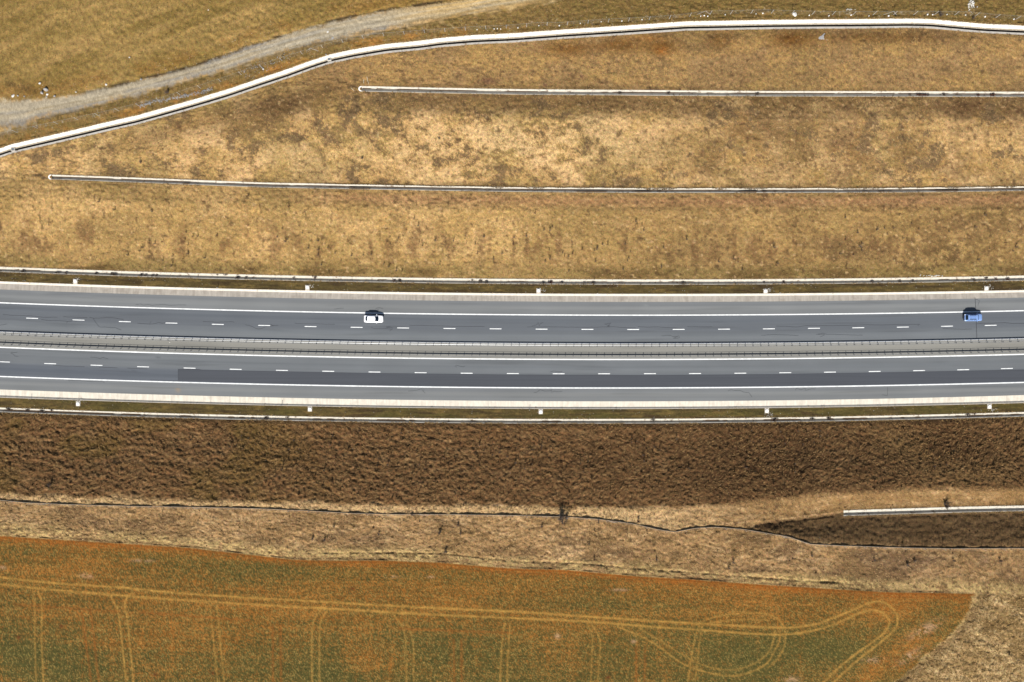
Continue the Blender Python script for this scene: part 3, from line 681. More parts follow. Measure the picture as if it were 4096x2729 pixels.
DASHS = [[37, 461, 887, 1316, 1743, 2167], [238, 664, 1089, 1514, 1937, 2362], [429, 847, 1269, 1683, 2100], [159, 570, 981, 1389, 1795, 2197]]
DASHSY = [[938, 954, 969, 983, 995, 1006], [1016, 1024, 1031, 1037, 1042, 1045], [1047, 1047, 1046, 1045, 1042], [1037, 1032, 1026, 1018, 1010, 999]]
def dash_list(A, B):
    return [(1024 * k + zx * .435, 1040 + zy * .435) for k in range(4) for zx, zy in zip(A[k], B[k])]
dash_me = {}
for lst in (dash_list(DASH, DASHY), dash_list(DASHS, DASHSY)):
    xs = [p[0] for p in lst]; ys = [p[1] for p in lst]
    step0, step1 = xs[1] - xs[0], xs[-1] - xs[-2]
    off0, off1 = ys[0] - R(xs[0]), ys[-1] - R(xs[-1])
    lst = [(xs[0] - k * step0, R(xs[0] - k * step0) + off0) for k in range(12, 0, -1)] + lst + [(xs[-1] + k * step1, R(xs[-1] + k * step1) + off1) for k in range(1, 13)]
    for i, (x, y) in enumerate(lst):
        if 'd' not in dash_me:
            n = 8; V = []; hl, hw = 1.5, .095
            for sx in (1, -1):
                for k in range(n + 1):
                    a = -math.pi / 2 + math.pi * k / n
                    V.append((sx * (hl - .1 + .1 * math.cos(a)), sx * hw * math.sin(a), 0))
            dash_me['d'] = new_mesh('lane_dash', V, [tuple(range(len(V)))], M_PAINT)
        wx, wy = W(x, y, 0.01)
        sl = np.polyval(np.polyder(_R), x)
        link('lane_dash', dash_me['d'], road, (float(wx), float(wy), 0.01), -math.atan(sl))
CR = {1: [[(1248,410),(1290,405),(1320,417),(1360,410),(1400,418),(1470,412),(1510,410),(1570,418),(1640,414),(1712,416)], [(25,502),(90,508),(200,511),(300,516),(400,528),(530,526)],
 [(578,523),(700,527),(804,531)], [(378,549),(450,558),(560,560),(625,567),(670,561),(710,563)], [(625,567),(608,582)], [(822,530),(855,535),(890,590),(915,618),(960,618),(1000,622),(1060,624),(1115,645)],
 [(855,537),(930,535),(985,530),(1050,534),(1135,548)], [(1263,583),(1320,587),(1375,591),(1420,588),(1460,575),(1490,583),(1520,577),(1560,571)], [(1375,591),(1390,562)], [(1864,567),(2000,573),(2125,569),(2155,572)],
 [(2254,596),(2300,606),(2354,630),(2380,635),(2414,628),(2454,612),(2514,607),(2559,604)], [(2486,592),(2519,608)], [(-20,605),(30,596),(65,590)], [(158,850),(130,853),(105,850),(97,858),(120,865),(137,885),(170,888)],
 [(830,895),(870,897),(920,907),(945,898),(965,903),(995,910)], [(490,970),(600,976),(700,979),(778,983)], [(910,987),(1000,990),(1080,994)], [(1173,996),(1280,1000),(1355,1004)],
 [(628,1111),(740,1113),(850,1120),(940,1120),(962,1126)], [(1639,1112),(1638,1006),(1720,1004),(1832,1006),(1840,1012)]],
 2: [[(357,584),(430,588),(540,588),(650,592),(726,593)], [(1060,621),(1090,632),(1200,632),(1250,640),(1228,657)], [(1250,640),(1253,622),(1196,620),(1235,612)], [(1410,602),(1520,603),(1640,606),(1760,609),(1900,613),(2100,612)],
 [(720,453),(750,448),(780,443),(806,445)], [(1100,452),(1110,443),(1135,441),(1166,447)], [(1398,1207),(1470,1201),(1520,1186),(1535,1205),(1547,1190)], [(1535,1205),(1557,1228)], [(1846,990),(1830,975),(1845,968),(1880,980),(1905,984),(1924,975)]],
 3: [[(140,617),(300,616),(500,618),(700,620),(850,617),(920,615),(1020,622),(1138,627)], [(180,610),(225,598),(242,576),(251,607),(262,585),(287,574)], [(870,618),(900,607),(848,590),(912,580),(880,610)], [(1157,614),(1240,619),(1340,617),(1450,624),(1563,630)],
 [(1613,615),(1700,617),(1838,616)], [(1374,698),(1400,698),(1425,692),(1460,696),(1485,708),(1520,705),(1535,698),(1541,717),(1482,722),(1520,703)], [(2293,694),(2354,690),(2414,687),(2494,690),(2554,692),(2634,696)], [(352,1030),(380,1022),(430,1029),(462,1025)],
 [(200,1220),(225,1218),(260,1195),(300,1207),(350,1205),(367,1190),(358,1217),(390,1208),(430,1214),(463,1207)], [(1987,1205),(2010,1194),(2060,1202),(2100,1202),(2130,1215),(2180,1222),(2207,1263)]],
 4: [[(77,610),(160,611),(265,619),(330,607),(400,602),(520,605),(640,605),(780,601),(880,597),(1030,599),(1200,595),(1395,592)], [(1395,592),(1375,606)], [(438,682),(470,687),(500,675),(540,684),(620,685),(720,690),(870,693)], [(460,680),(525,688),(478,709)],
 [(1605,631),(1700,635),(1800,639),(1875,636)], [(1925,583),(2060,582),(2180,576),(2240,586),(2354,584),(2500,582)], [(1903,345),(1908,400),(1910,440)], [(1915,565),(1918,640),(1920,718)], [(1910,360),(1945,377),(1930,420)],
 [(250,1200),(262,1181),(300,1195),(350,1180),(340,1202),(390,1188),(437,1186)], [(1100,1170),(1098,1248),(1048,1240)]]}
for t, L_ in CR.items():
    for line in L_:
        pts = [(1024 * (t - 1) + x * .435, 1040 + y * .435) for x, y in line]
        dense = []
        for (a, b), (c, d) in zip(pts[:-1], pts[1:]):
            n = max(1, int(math.hypot(c - a, d - b) / 6))
            for k in range(n):
                dense.append((a + (c - a) * k / n + random.uniform(-.3, .3), b + (d - b) * k / n + random.uniform(-.5, .5)))
        dense.append(pts[-1])
        wide = .9 if t == 4 and line[0][0] in (1903, 1915) else .5
        V, F = ribbon_pts(dense, wide, 0.013)
        link('tar_seam', new_mesh('tar_seam', V, F, M_TAR), road)
for f, xa, xb in ((offs(patch_top, 0), 713, 4300), (offs(LS, -6), 600, 4300)):
    link('tar_seam', strip_mesh('tar_seam', offs(f, -.35), offs(f, .35), 0.0115, M_TAR, xa=xa, xb=xb, step=24), road)

# gutters: slab panels tilted outwards, then a raised lip
def panel(f0, f1, z0, z1, xa, xb, thick=.12, zfun=None):
    xs = np.array([xa, (xa + xb) / 2, xb])
    V = []
    for f, z in ((f0, z0), (f1, z1)):
        for dz in (0, -thick):
            wx, wy = W(xs, f(xs), z + dz)
            V += list(np.stack([wx, wy, np.full(3, z + dz)], 1))
    V = np.array(V)  # 0-2 f0 top, 3-5 f0 bottom, 6-8 f1 top, 9-11 f1 bottom
    F = [(0, 6, 7, 1), (1, 7, 8, 2), (0, 1, 4, 3), (1, 2, 5, 4), (6, 9, 10, 7), (7, 10, 11, 8), (0, 3, 9, 6), (2, 8, 11, 5)]
    return V, F
def gutter(name, label, fa, f1, f0, mslab, start):
    g = link(name, None, None, kind='structure', label=label)
    SEG, i = 77.3, 0
    x = start - SEG * 8
    while x < 4096 + SEG * 8:
        xb = x + SEG * (1 if i % 5 else .8) ; i += 1
        V, F = panel(fa, f1, -.004, -.20, x + .25, xb - .25)
        link('concrete_slab', new_mesh('concrete_slab', V, F, mslab), g)
        V, F = panel(f1, f0, -.198, .06, x + .25, xb - .25)
        V2, F2 = panel(f0, offs(f0, 1.6 if f0 is KS0 else -1.6), .06, .06, x + .25, xb - .25, .3)
        V = np.vstack([V, V2]); F = F + [tuple(k + 12 for k in q) for q in F2]
        link('kerb_lip', new_mesh('kerb_lip', V, F, M_LIP), g)
        x = xb
    return g
gutter('gutter', 'concrete gutter slabs along the upper edge of the motorway', AN, KN1, KN0, M_SLABN, 25)
gutter('gutter', 'pale concrete gutter slabs along the lower edge of the motorway', AS, KS1, KS0, M_SLABS, 53)
# bed below the gutters so that no joint looks through
for f, g2 in ((AN, Nb), (AS, Sa)):
    link('gutter_bed', strip_mesh('gutter_bed', f, g2, -.34, M_LIP), kind='structure')

def channel(label, fa, prof, xa, xb, m, cap=False, seg=77.0, zoff=0.0, part='channel_segment', split=None, silt=None):
    """prof: (offset px southwards from fa, height)"""
    xm_ = max(xa, 0); wx, wy = W(xm_, fa(xm_) + prof[-1][0] / 2, 0)
    zc = lambda x: Z(x, np.minimum(fa(x) + prof[-1][0] + 1, fa(x) + 60)) + zoff
    root = thing('drainage_channel', label, 'drain', (float(wx), float(wy), float(zc(np.array([xm_]))[0])))
    x = xa
    P = [(prof[0][0] - .5, prof[0][1] - .5)] + prof + [(prof[-1][0] + .5, prof[-1][1] - .5)]
    while x < xb:
        x2 = min(x + seg, xb)
        xs = np.linspace(x + .3, x2 - .3, 4)
        V = []
        for d, h in P:
            z = zc(xs) + h
            a, b = W(xs, fa(xs) + d, z)
            V += list(np.stack([a, b, z], 1))
        V = rel(np.array(V), root)
        F = []
        for i in range(len(P) - 1):
            for k in range(3):
                F.append((i * 4 + k, (i + 1) * 4 + k, (i + 1) * 4 + k + 1, i * 4 + k + 1))
        if split:
            for i0, i1, mm, nm in split:
                VV = V[i0 * 4:(i1 + 1) * 4] if nm != 'slot' else V[i0 * 4:(i1 + 1) * 4]
                FF = [tuple(q - i0 * 4 for q in f_) for f_ in F[i0 * 3:i1 * 3]]
                link(nm, new_mesh(nm, VV, FF, mm), root)
        else:
            link(part, new_mesh(part, V, F, m), root)
        x = x2
    if silt:
        for s0, s1, h_, thr in silt:
            xs = np.arange(xa + 4, xb, 5.0); g = ss(thr, thr + .15, vn(xs, xs * 0, 130, seed=int(abs(s0) * 7) + 3) * .6 + vn(xs, xs * 0, 22, seed=9) * .4)
            V = []
            for d, hh in ((s0, 0), ((s0 + s1) / 2, .03), (s1, 0)):
                d_ = (s0 + s1) / 2 + (d - (s0 + s1) / 2) * (.1 + .9 * g) + .5 * (vn(xs, xs * 0 + d, 9, seed=12) - .5)
                z = zc(xs) + h_ + hh * g - .06 * (1 - g); a, b = W(xs, fa(xs) + d_, z); V += list(np.stack([a, b, z], 1))
            n = len(xs)
            link('silt', new_mesh('silt', rel(V, root), [(r_ * n + i, (r_ + 1) * n + i, (r_ + 1) * n + i + 1, r_ * n + i + 1) for r_ in (0, 1) for i in range(n - 1)], M_MUD), root)
    # bed
    xs = np.arange(xa, xb, 30.0); V = []
    for d in (prof[0][0], prof[-1][0]):
        z = zc(xs) + min(h for _, h in prof) - .08
        a, b = W(xs, fa(xs) + d, z); V += list(np.stack([a, b, z], 1))
    n = len(xs)
    link('bed', new_mesh('bed', rel(V, root), [(i, n + i, n + i + 1, i + 1) for i in range(n - 1)], M_STONE), root)
    if cap:
        V, F = [], []
        n = 12; rc = (prof[-1][0]) / 2
        yc = float(fa(np.array([xa]))[0]) + rc; z0 = float(zc(np.array([xa]))[0])
        for r_, h in ((rc + .5, -.4), (rc, .04), (rc - 4.5, .03), (rc - 6.5, -.30), (0, -.33)):
            for k in range(n + 1):
                a = math.pi / 2 + math.pi * k / n
                wx, wy = W(xa + r_ * 1.15 * math.cos(a), yc + r_ * math.sin(a), z0 + h); V.append((float(wx), float(wy), z0 + h))
        for i in range(4):
            for k in range(n):
                q = i * (n + 1) + k
                F.append((q, q + n + 1, q + n + 2, q + 1))
        link('rounded_end', new_mesh('rounded_end', rel(V, root), F, M_FOOT), root)
    return root
VP = [(0, .03), (1.2, .04), (9.0, -.42), (10.5, -.44), (19.5, .0), (22.5, .03)]
def vprof(w): return [(d * w / 22.5, h) for d, h in VP]
channel('long concrete drain at the foot of the upper slope, beside the motorway verge', Na, vprof(21), -900, 5000, M_CHAN, silt=[(8.6, 12, -.36, .62)])
channel('concrete drain at the foot of the dark slope below the motorway', Sa, vprof(18.5), -900, 5000, M_CHAN, silt=[(6.5, 17, -.27, .52)])
channel('long narrow concrete drain with rounded left end across the middle of the upper slope', D2a, vprof(20), 204, 5000, M_CHAN, cap=True, silt=[(7.2, 11.6, -.34, .12), (13.5, 21, .0, .50)])
channel('white concrete drain with rounded end on the upper bench', D3a, vprof(22), 1446, 5000, M_CHAN, cap=True, silt=[(8.0, 12.2, -.34, .35)])
BIG = [(0, .80), (1.5, .80), (16.5, .0), (17, -.01), (22.6, -.02), (22.9, -.60), (29.6, -.62), (29.9, .0), (38, .03)]
BIGM = [(0, 3, M_BIGCH, 'wall_slab'), (3, 5, M_SHELF, 'gritty_shelf'), (5, 8, M_SLOTSHADE, 'slot'), (7, 10, M_BIGLIP, 'lip')]
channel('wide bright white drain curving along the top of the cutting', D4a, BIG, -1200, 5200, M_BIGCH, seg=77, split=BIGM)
channel('short pale concrete drain in the hollow at lower right', D5a, vprof(23), 3374, 5000, M_CHAN)

# ------------------------------------------------------------------ guard rails
def guardrail(label, fbeam, side, start, step=31.13):
    """side +1: posts stand south of the beam (beam faces north); -1 the other way round"""
    wx, wy = W(2048, fbeam(2048.0), 0)
    root = thing('guard_rail', label, 'guard rail', (float(wx), float(wy), 0))
    xs = np.arange(-700, 4900, 31.13)
    def sweep(name, sec, m):
        V, F = [], []
        n = len(sec); k = len(xs)
        for d, h in sec:
            a, b = W(xs, fbeam(xs), 0)
            V += list(np.stack([a, b - side * d, np.full(k, h)], 1))
        for i in range(n):
            j = (i + 1) % n
            for q in range(k - 1):
                F.append((i * k + q, i * k + q + 1, j * k + q + 1, j * k + q))
        link(name, new_mesh(name, rel(V, root), F, m), root)
    # corrugated beam: two folds
    w_ = [(0, .75), (-.035, .70), (-.035, .66), (.045, .62), (.045, .58), (-.035, .54), (-.035, .50), (0, .45), (.012, .45), (-.02, .50), (-.02, .54), (.06, .58), (.06, .62), (-.02, .66), (-.02, .70), (.012, .75)]
    sweep('beam', w_, M_STEEL)
    sweep('rail_tube', [(.40 + .03 * math.cos(a), .72 + .03 * math.sin(a)) for a in np.linspace(0, 2 * math.pi, 7)[:-1]], M_STEEL)
    # post with flanges and brackets
    V, F = [], []
    def box(x0, x1, y0, y1, z0, z1):
        b = len(V)
        for z in (z0, z1):
            V.extend([(x0, y0, z), (x1, y0, z), (x1, y1, z), (x0, y1, z)])
        F.extend([(b, b + 3, b + 2, b + 1), (b + 4, b + 5, b + 6, b + 7), (b, b + 1, b + 5, b + 4), (b + 1, b + 2, b + 6, b + 5), (b + 2, b + 3, b + 7, b + 6), (b + 3, b, b + 4, b + 7)])
    s = -side
    ys = sorted
    def yb(a, b): return (min(s * a, s * b), max(s * a, s * b))
    box(-.06, .06, *yb(.22, .235), -.1, .78); box(-.06, -.045, *yb(.235, .33), -.1, .78); box(.045, .06, *yb(.235, .33), -.1, .78)
    box(-.03, .03, *yb(.0, .22), .52, .68); box(-.02, .02, *yb(.33, .40), .66, .71)
    pm = new_mesh('post', V, F, M_POST)
    for x in np.arange(start - 31.13 * 22, 4900 - 40, step):
        a, b = W(x, fbeam(x), 0)
        sl = float(fbeam(x + 5) - fbeam(x - 5)) / 10
        link('post', pm, root, (float(a) - root.location.x, float(b) - root.location.y, 0), -math.atan(sl))
    return root
guardrail('upper guard rail of the median, its shadow falling on the upper carriageway', offs(LMN, 6.8), 1, 22)
guardrail('lower guard rail of the median, beside the lower white edge line', offs(LMS, -9.0), -1, 19.6)

# ------------------------------------------------------------------ fences
def fence(label, f, xa, xb, step, barrier, footings=None, braces=()):
    a, b = W(xa, f(float(xa)), 0)
    root = thing('wire_fence', label, 'fence', (float(a), float(b), float(Z(xa, f(float(xa))))))
    xs = np.arange(xa, xb, step)
    def at(x):
        y = f(np.asarray(x, float)); z = Z(x, y); wx, wy = W(x, y, z); return wx, wy, z
    n = 6
    V, F = [], []
    for k in range(n):
        V.append((.045 * math.cos(2 * math.pi * k / n), .045 * math.sin(2 * math.pi * k / n), -.3))
    for k in range(n):
        V.append((.045 * math.cos(2 * math.pi * k / n), .045 * math.sin(2 * math.pi * k / n), 2.0))
    F = [(k, (k + 1) % n, n + (k + 1) % n, n + k) for k in range(n)] + [tuple(range(n, 2 * n))]
    pm = new_mesh('fence_post', V, F, M_FENCE)
    for x in xs:
        wx, wy, z = at(x)
        link('fence_post', pm, root, (float(wx) - root.location.x, float(wy) - root.location.y, float(z) - root.location.z))
    # wires
    xw = np.arange(xa, xb, 20.0); wx, wy, z = at(xw); k = len(xw)
    hs = [1.95, 1.5, 1.05, .6, .25]
    V, F = [], []
    for h in hs:
        for dy, dz in ((-.004 - .012 * (h > 1.9), 0), (.004 + .012 * (h > 1.9), 0), (0, .007 + .018 * (h > 1.9))):
            V += list(np.stack([wx, wy + dy, z + h + dz], 1))
        b0 = len(V) - 3 * k
        for i in range(3):
            j = (i + 1) % 3
            for q in range(k - 1):
                F.append((b0 + i * k + q, b0 + i * k + q + 1, b0 + j * k + q + 1, b0 + j * k + q))
    # upright strands
    xu = np.arange(xa, xb - 8, 24.0); ux, uy, uz = at(xu)
    for i in range(len(xu)):
        b0 = len(V)
        V += [(ux[i] - .005, uy[i], uz[i] + .05), (ux[i] + .005, uy[i], uz[i] + .05), (ux[i] + .005, uy[i], uz[i] + 1.95), (ux[i] - .005, uy[i], uz[i] + 1.95)]
        F.append((b0, b0 + 1, b0 + 2, b0 + 3))
    link('wire_mesh', new_mesh('wire_mesh', rel(V, root), F, M_WIRE), root)
    if barrier:
        V, F = [], []
        for dy, h in ((-.025, -.3), (-.025, barrier), (.025, barrier), (.025, -.3)):
            V += list(np.stack([wx, wy + dy, z + h + (0.07 * np.sin(xw * .9) if h > 0 else 0)], 1))
        for i in range(3):
            for q in range(k - 1):
                F.append((i * k + q, i * k + q + 1, (i + 1) * k + q + 1, (i + 1) * k + q))
        link('ground_barrier', new_mesh('ground_barrier', rel(V, root), F, M_BARR), root)
    for x, y, r_ in footings or ():
        z0 = float(Z(x, y)); a_, b_ = W(x, y, z0)
        V, F = [], []; n = 7
        rr = r_ / PPM
        for lv, hh in ((1.0, -.1), (.95, .16), (.6, .24)):
            for q in range(n):
                j = random.uniform(.8, 1.2)
                V.append((rr * lv * j * math.cos(2 * math.pi * q / n), rr * lv * j * math.sin(2 * math.pi * q / n), hh))
        for l in range(2):
            for q in range(n): F.append((l * n + q, l * n + (q + 1) % n, (l + 1) * n + (q + 1) % n, (l + 1) * n + q))
        F.append(tuple(range(2 * n, 3 * n)))
        link('footing', new_mesh('footing', V, F, M_FOOT), root, (float(a_) - root.location.x, float(b_) - root.location.y, z0 - root.location.z))
    for x in braces:
        wx, wy, z = (float(q) for q in at(x))
        V, F = [], []
        for sx in (-1, 1):
            p0 = Vector((wx, wy, z + 1.9)); p1 = Vector((wx + sx * 1.5, wy, z)); 
            b0 = len(V)
            for p in (p0, p1):
                for dx, dy in ((.035, 0), (-.02, .03), (-.02, -.03)): V.append((p.x + dx, p.y + dy, p.z))
            F += [(b0, b0 + 1, b0 + 4, b0 + 3), (b0 + 1, b0 + 2, b0 + 5, b0 + 4), (b0 + 2, b0, b0 + 3, b0 + 5)]
        link('brace', new_mesh('brace', rel(V, root), F, M_FENCE), root)
    return root
T2 = lambda x, y: (1024 + x * .435, y * .435); T3 = lambda x, y: (2048 + x * .435, y * .435); T4 = lambda x, y: (3072 + x * .435, y * .435)
foot = [T2(2190, 268), T2(2220, 265), T2(2250, 268), T2(2033, 275), T3(55, 258), T3(247, 237), T3(435, 237), T3(628, 218), T3(820, 203), T3(1010, 195), T3(1195, 183), T3(1735, 150), T3(1767, 145), T3(1800, 150), T3(1960, 137), T3(2243, 130), T3(2305, 125),
        T4(378, 143), T4(560, 147), T4(763, 140), T4(927, 148), T4(1108, 148), T4(1467, 135), T4(1512, 137), T4(1645, 135), T4(1815, 140), T4(1995, 155), T4(2260, 178)]
foot = [(x, y, random.uniform(1.6, 2.8)) for x, y in foot]
fence('wire fence with white post footings above the bright upper drain', NF, -420, 4500, 81.5, 0, foot, (2815, 1250, 3560))
fence('wire fence with a low dark barrier along the lower grass plateau', FEN, -420, 4500, 79.0, .33, None, (175, 793, 1700, 2460, 3150))

# ------------------------------------------------------------------ manholes in the verges
def cyl(r, z0, z1, n=24, cx=0, cy=0, bev=.02):
    V, F = [], []
    for rr, z in ((r, z0), (r, z1 - bev), (r - bev, z1)):
        for k in range(n): V.append((cx + rr * math.cos(2 * math.pi * k / n), cy + rr * math.sin(2 * math.pi * k / n), z))
    for l in range(2):
        for k in range(n): F.append((l * n + k, l * n + (k + 1) % n, (l + 1) * n + (k + 1) % n, (l + 1) * n + k))
    F.append(tuple(range(2 * n, 3 * n)))
    return V, F
def boxm(x0, x1, y0, y1, z0, z1):
    V = [(x, y, z) for z in (z0, z1) for x, y in ((x0, y0), (x1, y0), (x1, y1), (x0, y1))]
    return V, [(3, 2, 1, 0), (4, 5, 6, 7), (0, 1, 5, 4), (1, 2, 6, 5), (2, 3, 7, 6), (3, 0, 4, 7)]
V, F = boxm(-.52, .52, -.68, .68, -.2, .07); slab_n = new_mesh('slab', V, F, M_LIP)
V, F = boxm(-.52, .52, -.62, .62, -.2, .07); slab_s = new_mesh('slab', V, F, M_LIP)
V, F = cyl(.43, .05, .22); cover = new_mesh('round_cover', V, F, M_FOOT)
V, F = boxm(-.40, .40, -.55, -.35, .072, .10); ledge = new_mesh('step', V, F, M_LIP)
ORD = ['first', 'second', 'third', 'fourth', 'fifth']
for k, (x, y) in enumerate(((302, 1127), (1230, 1151.5), (2154, 1165), (3062, 1167), (3945, 1155.5))):
    a, b = W(x, y, 0)
    t = thing('manhole', 'white concrete manhole with round cover in the upper verge, %s from the left' % ORD[k], 'manhole', (float(a), float(b), .03), 0, 'manholes in the upper verge')
    link('slab', slab_n, t); link('round_cover', cover, t, (0, .12, 0)); link('step', ledge, t)
for k, (x, y) in enumerate(((313, 1615), (1240, 1636.5), (2163, 1647), (3067, 1643), (3957, 1626))):
    a, b = W(x, y, 0)
    t = thing('manhole', 'white concrete manhole with round cover in the lower verge, %s from the left' % ORD[k], 'manhole', (float(a), float(b), .03), 0, 'manholes in the lower verge')
    link('slab', slab_s, t); link('round_cover', cover, t, (0, -.05, 0))

# ------------------------------------------------------------------ delineator posts
def dpost():
    V, F = [], []
    sec = [(-.06, 0), (.06, 0), (.03, .09), (-.03, .09)]
    for z, s in ((-.1, 1), (.95, .95), (1.02, .6)):
        for x, y in sec: V.append((x * s, y * s, z))
    for l in range(2):
        for k in range(4): F.append((l * 4 + k, l * 4 + (k + 1) % 4, (l + 1) * 4 + (k + 1) % 4, (l + 1) * 4 + k))
    F.append((8, 9, 10, 11)); return new_mesh('delineator_post', V, F, M_REFL)
dp = dpost(); V, F = boxm(-.066, .066, -.006, .095, .72, .90); dband = new_mesh('dark_band', V, F, M_BLACK)
for k, (x, y) in enumerate(((102, 1125), (872, 1152), (1594, 1169), (2390, 1175), (3118, 1173))):
    a, b = W(x, y, 0)
    o = link('delineator_post', dp, None, (float(a), float(b), .04), 0, 'thin white roadside marker post on the upper verge, %s from the left' % ORD[k], 'marker post', 'marker posts on the upper verge')
    link('dark_band', dband, o)
for k, (x, y) in enumerate(((124, 1596), (1127, 1622), (2118, 1640))):
    a, b = W(x, y, 0)
    o = link('delineator_post', dp, None, (float(a), float(b), .04), 0, 'thin white roadside marker post on the lower verge, %s from the left' % ORD[k], 'marker post', 'marker posts on the lower verge')
    link('dark_band', dband, o)

# ------------------------------------------------------------------ stones
def rock_mesh(name, r, flat, m, seed):
    rs = np.random.default_rng(seed)
    import bmesh
    bm = bmesh.new(); bmesh.ops.create_icosphere(bm, subdivisions=2, radius=1)
    d = rs.normal(size=(5, 3))
    for v in bm.verts:
        s = 1 + .22 * math.sin(3 * v.co.x + d[0, 0] * 3) * math.cos(2.6 * v.co.y + d[0, 1] * 3) + rs.uniform(-.10, .10)
        v.co = Vector((v.co.x * s * r, v.co.y * s * r * (.7 + .3 * abs(math.sin(seed))), max(v.co.z, -.4) * s * r * flat))
    me = bpy.data.meshes.new(name); bm.to_mesh(me); bm.free(); me.materials.append(m); return me
ROCKS = [
 (160, 334, .38, .8, M_PALE, 'pale grey boulder standing apart above the boulder group by the gravel track'),
 (186, 360, .62, 1.3, M_STONE, 'tallest dark grey boulder of the group above the gravel track'),
 (170, 372, .5, 1.1, M_STONE, 'grey boulder just lower left of the tallest boulder by the track'),
 (190, 378, .40, .8, M_PALE, 'white boulder just below the tallest boulder by the track'),
 (187, 388, .30, .7, M_STONE, 'small grey boulder at the very edge of the gravel track, below the white one'),
 (219, 385, .34, .9, M_STONE, 'small grey boulder right of the boulder group by the track'),
 (53, 384, .5, .6, M_PALE, 'low pale boulder at far left above the gravel track'),
 (72, 383, .36, .7, M_STONE, 'grey stone next to the low pale boulder at far left'),
 (98, 386, .26, .7, M_STONE, 'smallest stone between the far left boulders and the boulder group'),
 (425, 339, .32, .7, M_PALE, 'lone pale stone on the meadow just above the gravel track'),
 (304, 369, .26, .8, M_PALE, 'small pale stone touching the upper edge of the gravel track'),
 (565, 318, .34, .9, M_STONE, 'dark stone in the rut along the gravel track'),
 (518, 230, .20, .7, M_PALE, 'small white stone lying out in the upper left meadow'),
 (834, 41, .22, .7, M_PALE, 'small white stone near the top edge of the meadow'),
 (1311, 128, .30, .5, M_PALE, 'flat pale stone lying in the grey part of the gravel track'),
 (1331, 152, .34, .4, M_STONE, 'flat grey stone at the lower edge of the gravel track'),
 (1053, 277, .26, .8, M_PALE, 'pale stone between the gravel track and the bright drain'),
 (3178, 58, .72, .45, M_PALE, 'large flat pale boulder on the fence line at upper right'),
 (1304, 218, .22, .9, M_STONE, 'small stone on the fence line above the bend of the bright drain'),
 (2094, 148, .3, .9, M_PALE, 'pale stone lying in the bright drain near its middle'),
]
for i, (x, y, r_, fl, m, lb) in enumerate(ROCKS):
    z = float(Z(x, y)); a, b = W(x, y, z)
    if 'in the bright drain' in lb: z -= .7
    r_ *= .8
    link('boulder' if r_ > .3 else 'stone', rock_mesh('boulder', r_, fl, m, 100 + i), None, (float(a), float(b), z + r_ * fl * .25), 0, lb, 'boulder' if r_ > .3 else 'stone')
# flat outcrop on the upper bench slope and rubble spill at the top right
def flat_patch(name, x, y, rx, ry, m, seed, h=.06):
    rs = np.random.default_rng(seed); n = 22
    V = []; z = float(Z(x, y)); a0, b0 = W(x, y, z)
    for lv, hh in ((1.05, -.15), (1, h * .6), (.7, h)):
        for k in range(n):
            j = 1 + .28 * math.sin(3 * k * 2 * math.pi / n + seed) + rs.uniform(-.1, .1)
            V.append((rx / PPM * lv * j * math.cos(2 * math.pi * k / n), ry / PPM * lv * j * math.sin(2 * math.pi * k / n), hh))
    F = [(l * n + k, l * n + (k + 1) % n, (l + 1) * n + (k + 1) % n, (l + 1) * n + k) for l in range(2) for k in range(n)] + [tuple(range(2 * n, 3 * n))]
    return new_mesh(name, V, F, m), (float(a0), float(b0), z)
me, loc = flat_patch('rock_slab', 3295, 149, 15, 11, M_STONE, 4)
link('rock_slab', me, None, loc, 0, 'flat irregular grey rock slab in the brown grass below the bright drain', 'rock')
# concrete catch pits on the bright drain
for x, dy, lb in ((54, -4, 'small concrete catch pit at the left end of the bright drain'), (1318, -8, 'small concrete catch pit at the bend of the bright drain')):
    y = float(D4c(x)) + dy; z = float(Z(x, D4b(x) + 2)); a, b = W(x, y, z)
    t = thing('catch_pit', lb, 'catch pit', (float(a), float(b), z))
    V, F = [], []
    for q in (boxm(-.36, .36, .34, .46, -.4, .3), boxm(-.36, .36, -.46, -.34, -.4, .3), boxm(-.46, -.34, -.46, .46, -.4, .302), boxm(.34, .46, -.46, .46, -.4, .302)):
        b0 = len(V); V += q[0]; F += [tuple(k + b0 for k in f) for f in q[1]]
    link('pit_wall', new_mesh('pit_wall', V, F, M_LIP), t)
    V, F = boxm(-.33, .33, -.33, .33, .18, .22)
    link('grate', new_mesh('grate', V, F, M_POST), t)

# loose gravel: grey stones in rows by the track, pale chips on verges and meadow, rubble
def chips(name, label, pts, sizes, m):
    P = np.array(pts, float); z = Z(P[:, 0], P[:, 1]); wx, wy = W(P[:, 0], P[:, 1], z)
    n = len(P); s = np.asarray(sizes)[:, None]
    base = np.array([(1, 0, 0), (-.2, .9, 0), (-1, .1, 0), (.1, -.9, 0), (0, 0, .9), (0, 0, -.4)])
    Vv = base[None] * (s * RNG.uniform(.6, 1.3, (n, 6)))[..., None]
    ang = RNG.uniform(0, 6.28, n); c, sn = np.cos(ang)[:, None], np.sin(ang)[:, None]
    Vx = Vv[..., 0] * c - Vv[..., 1] * sn; Vy = Vv[..., 0] * sn + Vv[..., 1] * c
    V = np.stack([Vx + wx[:, None], Vy + wy[:, None], Vv[..., 2] + z[:, None] + .03], -1).reshape(-1, 3)
    f = np.array([(0, 1, 4), (1, 2, 4), (2, 3, 4), (3, 0, 4), (1, 0, 5), (2, 1, 5), (3, 2, 5), (0, 3, 5)])
    F = (f[None] + (np.arange(n) * 6)[:, None, None]).reshape(-1, 3)
    return link(name, new_mesh(name, V, F, m), kind='stuff', label=label)
pts, sz = [], []
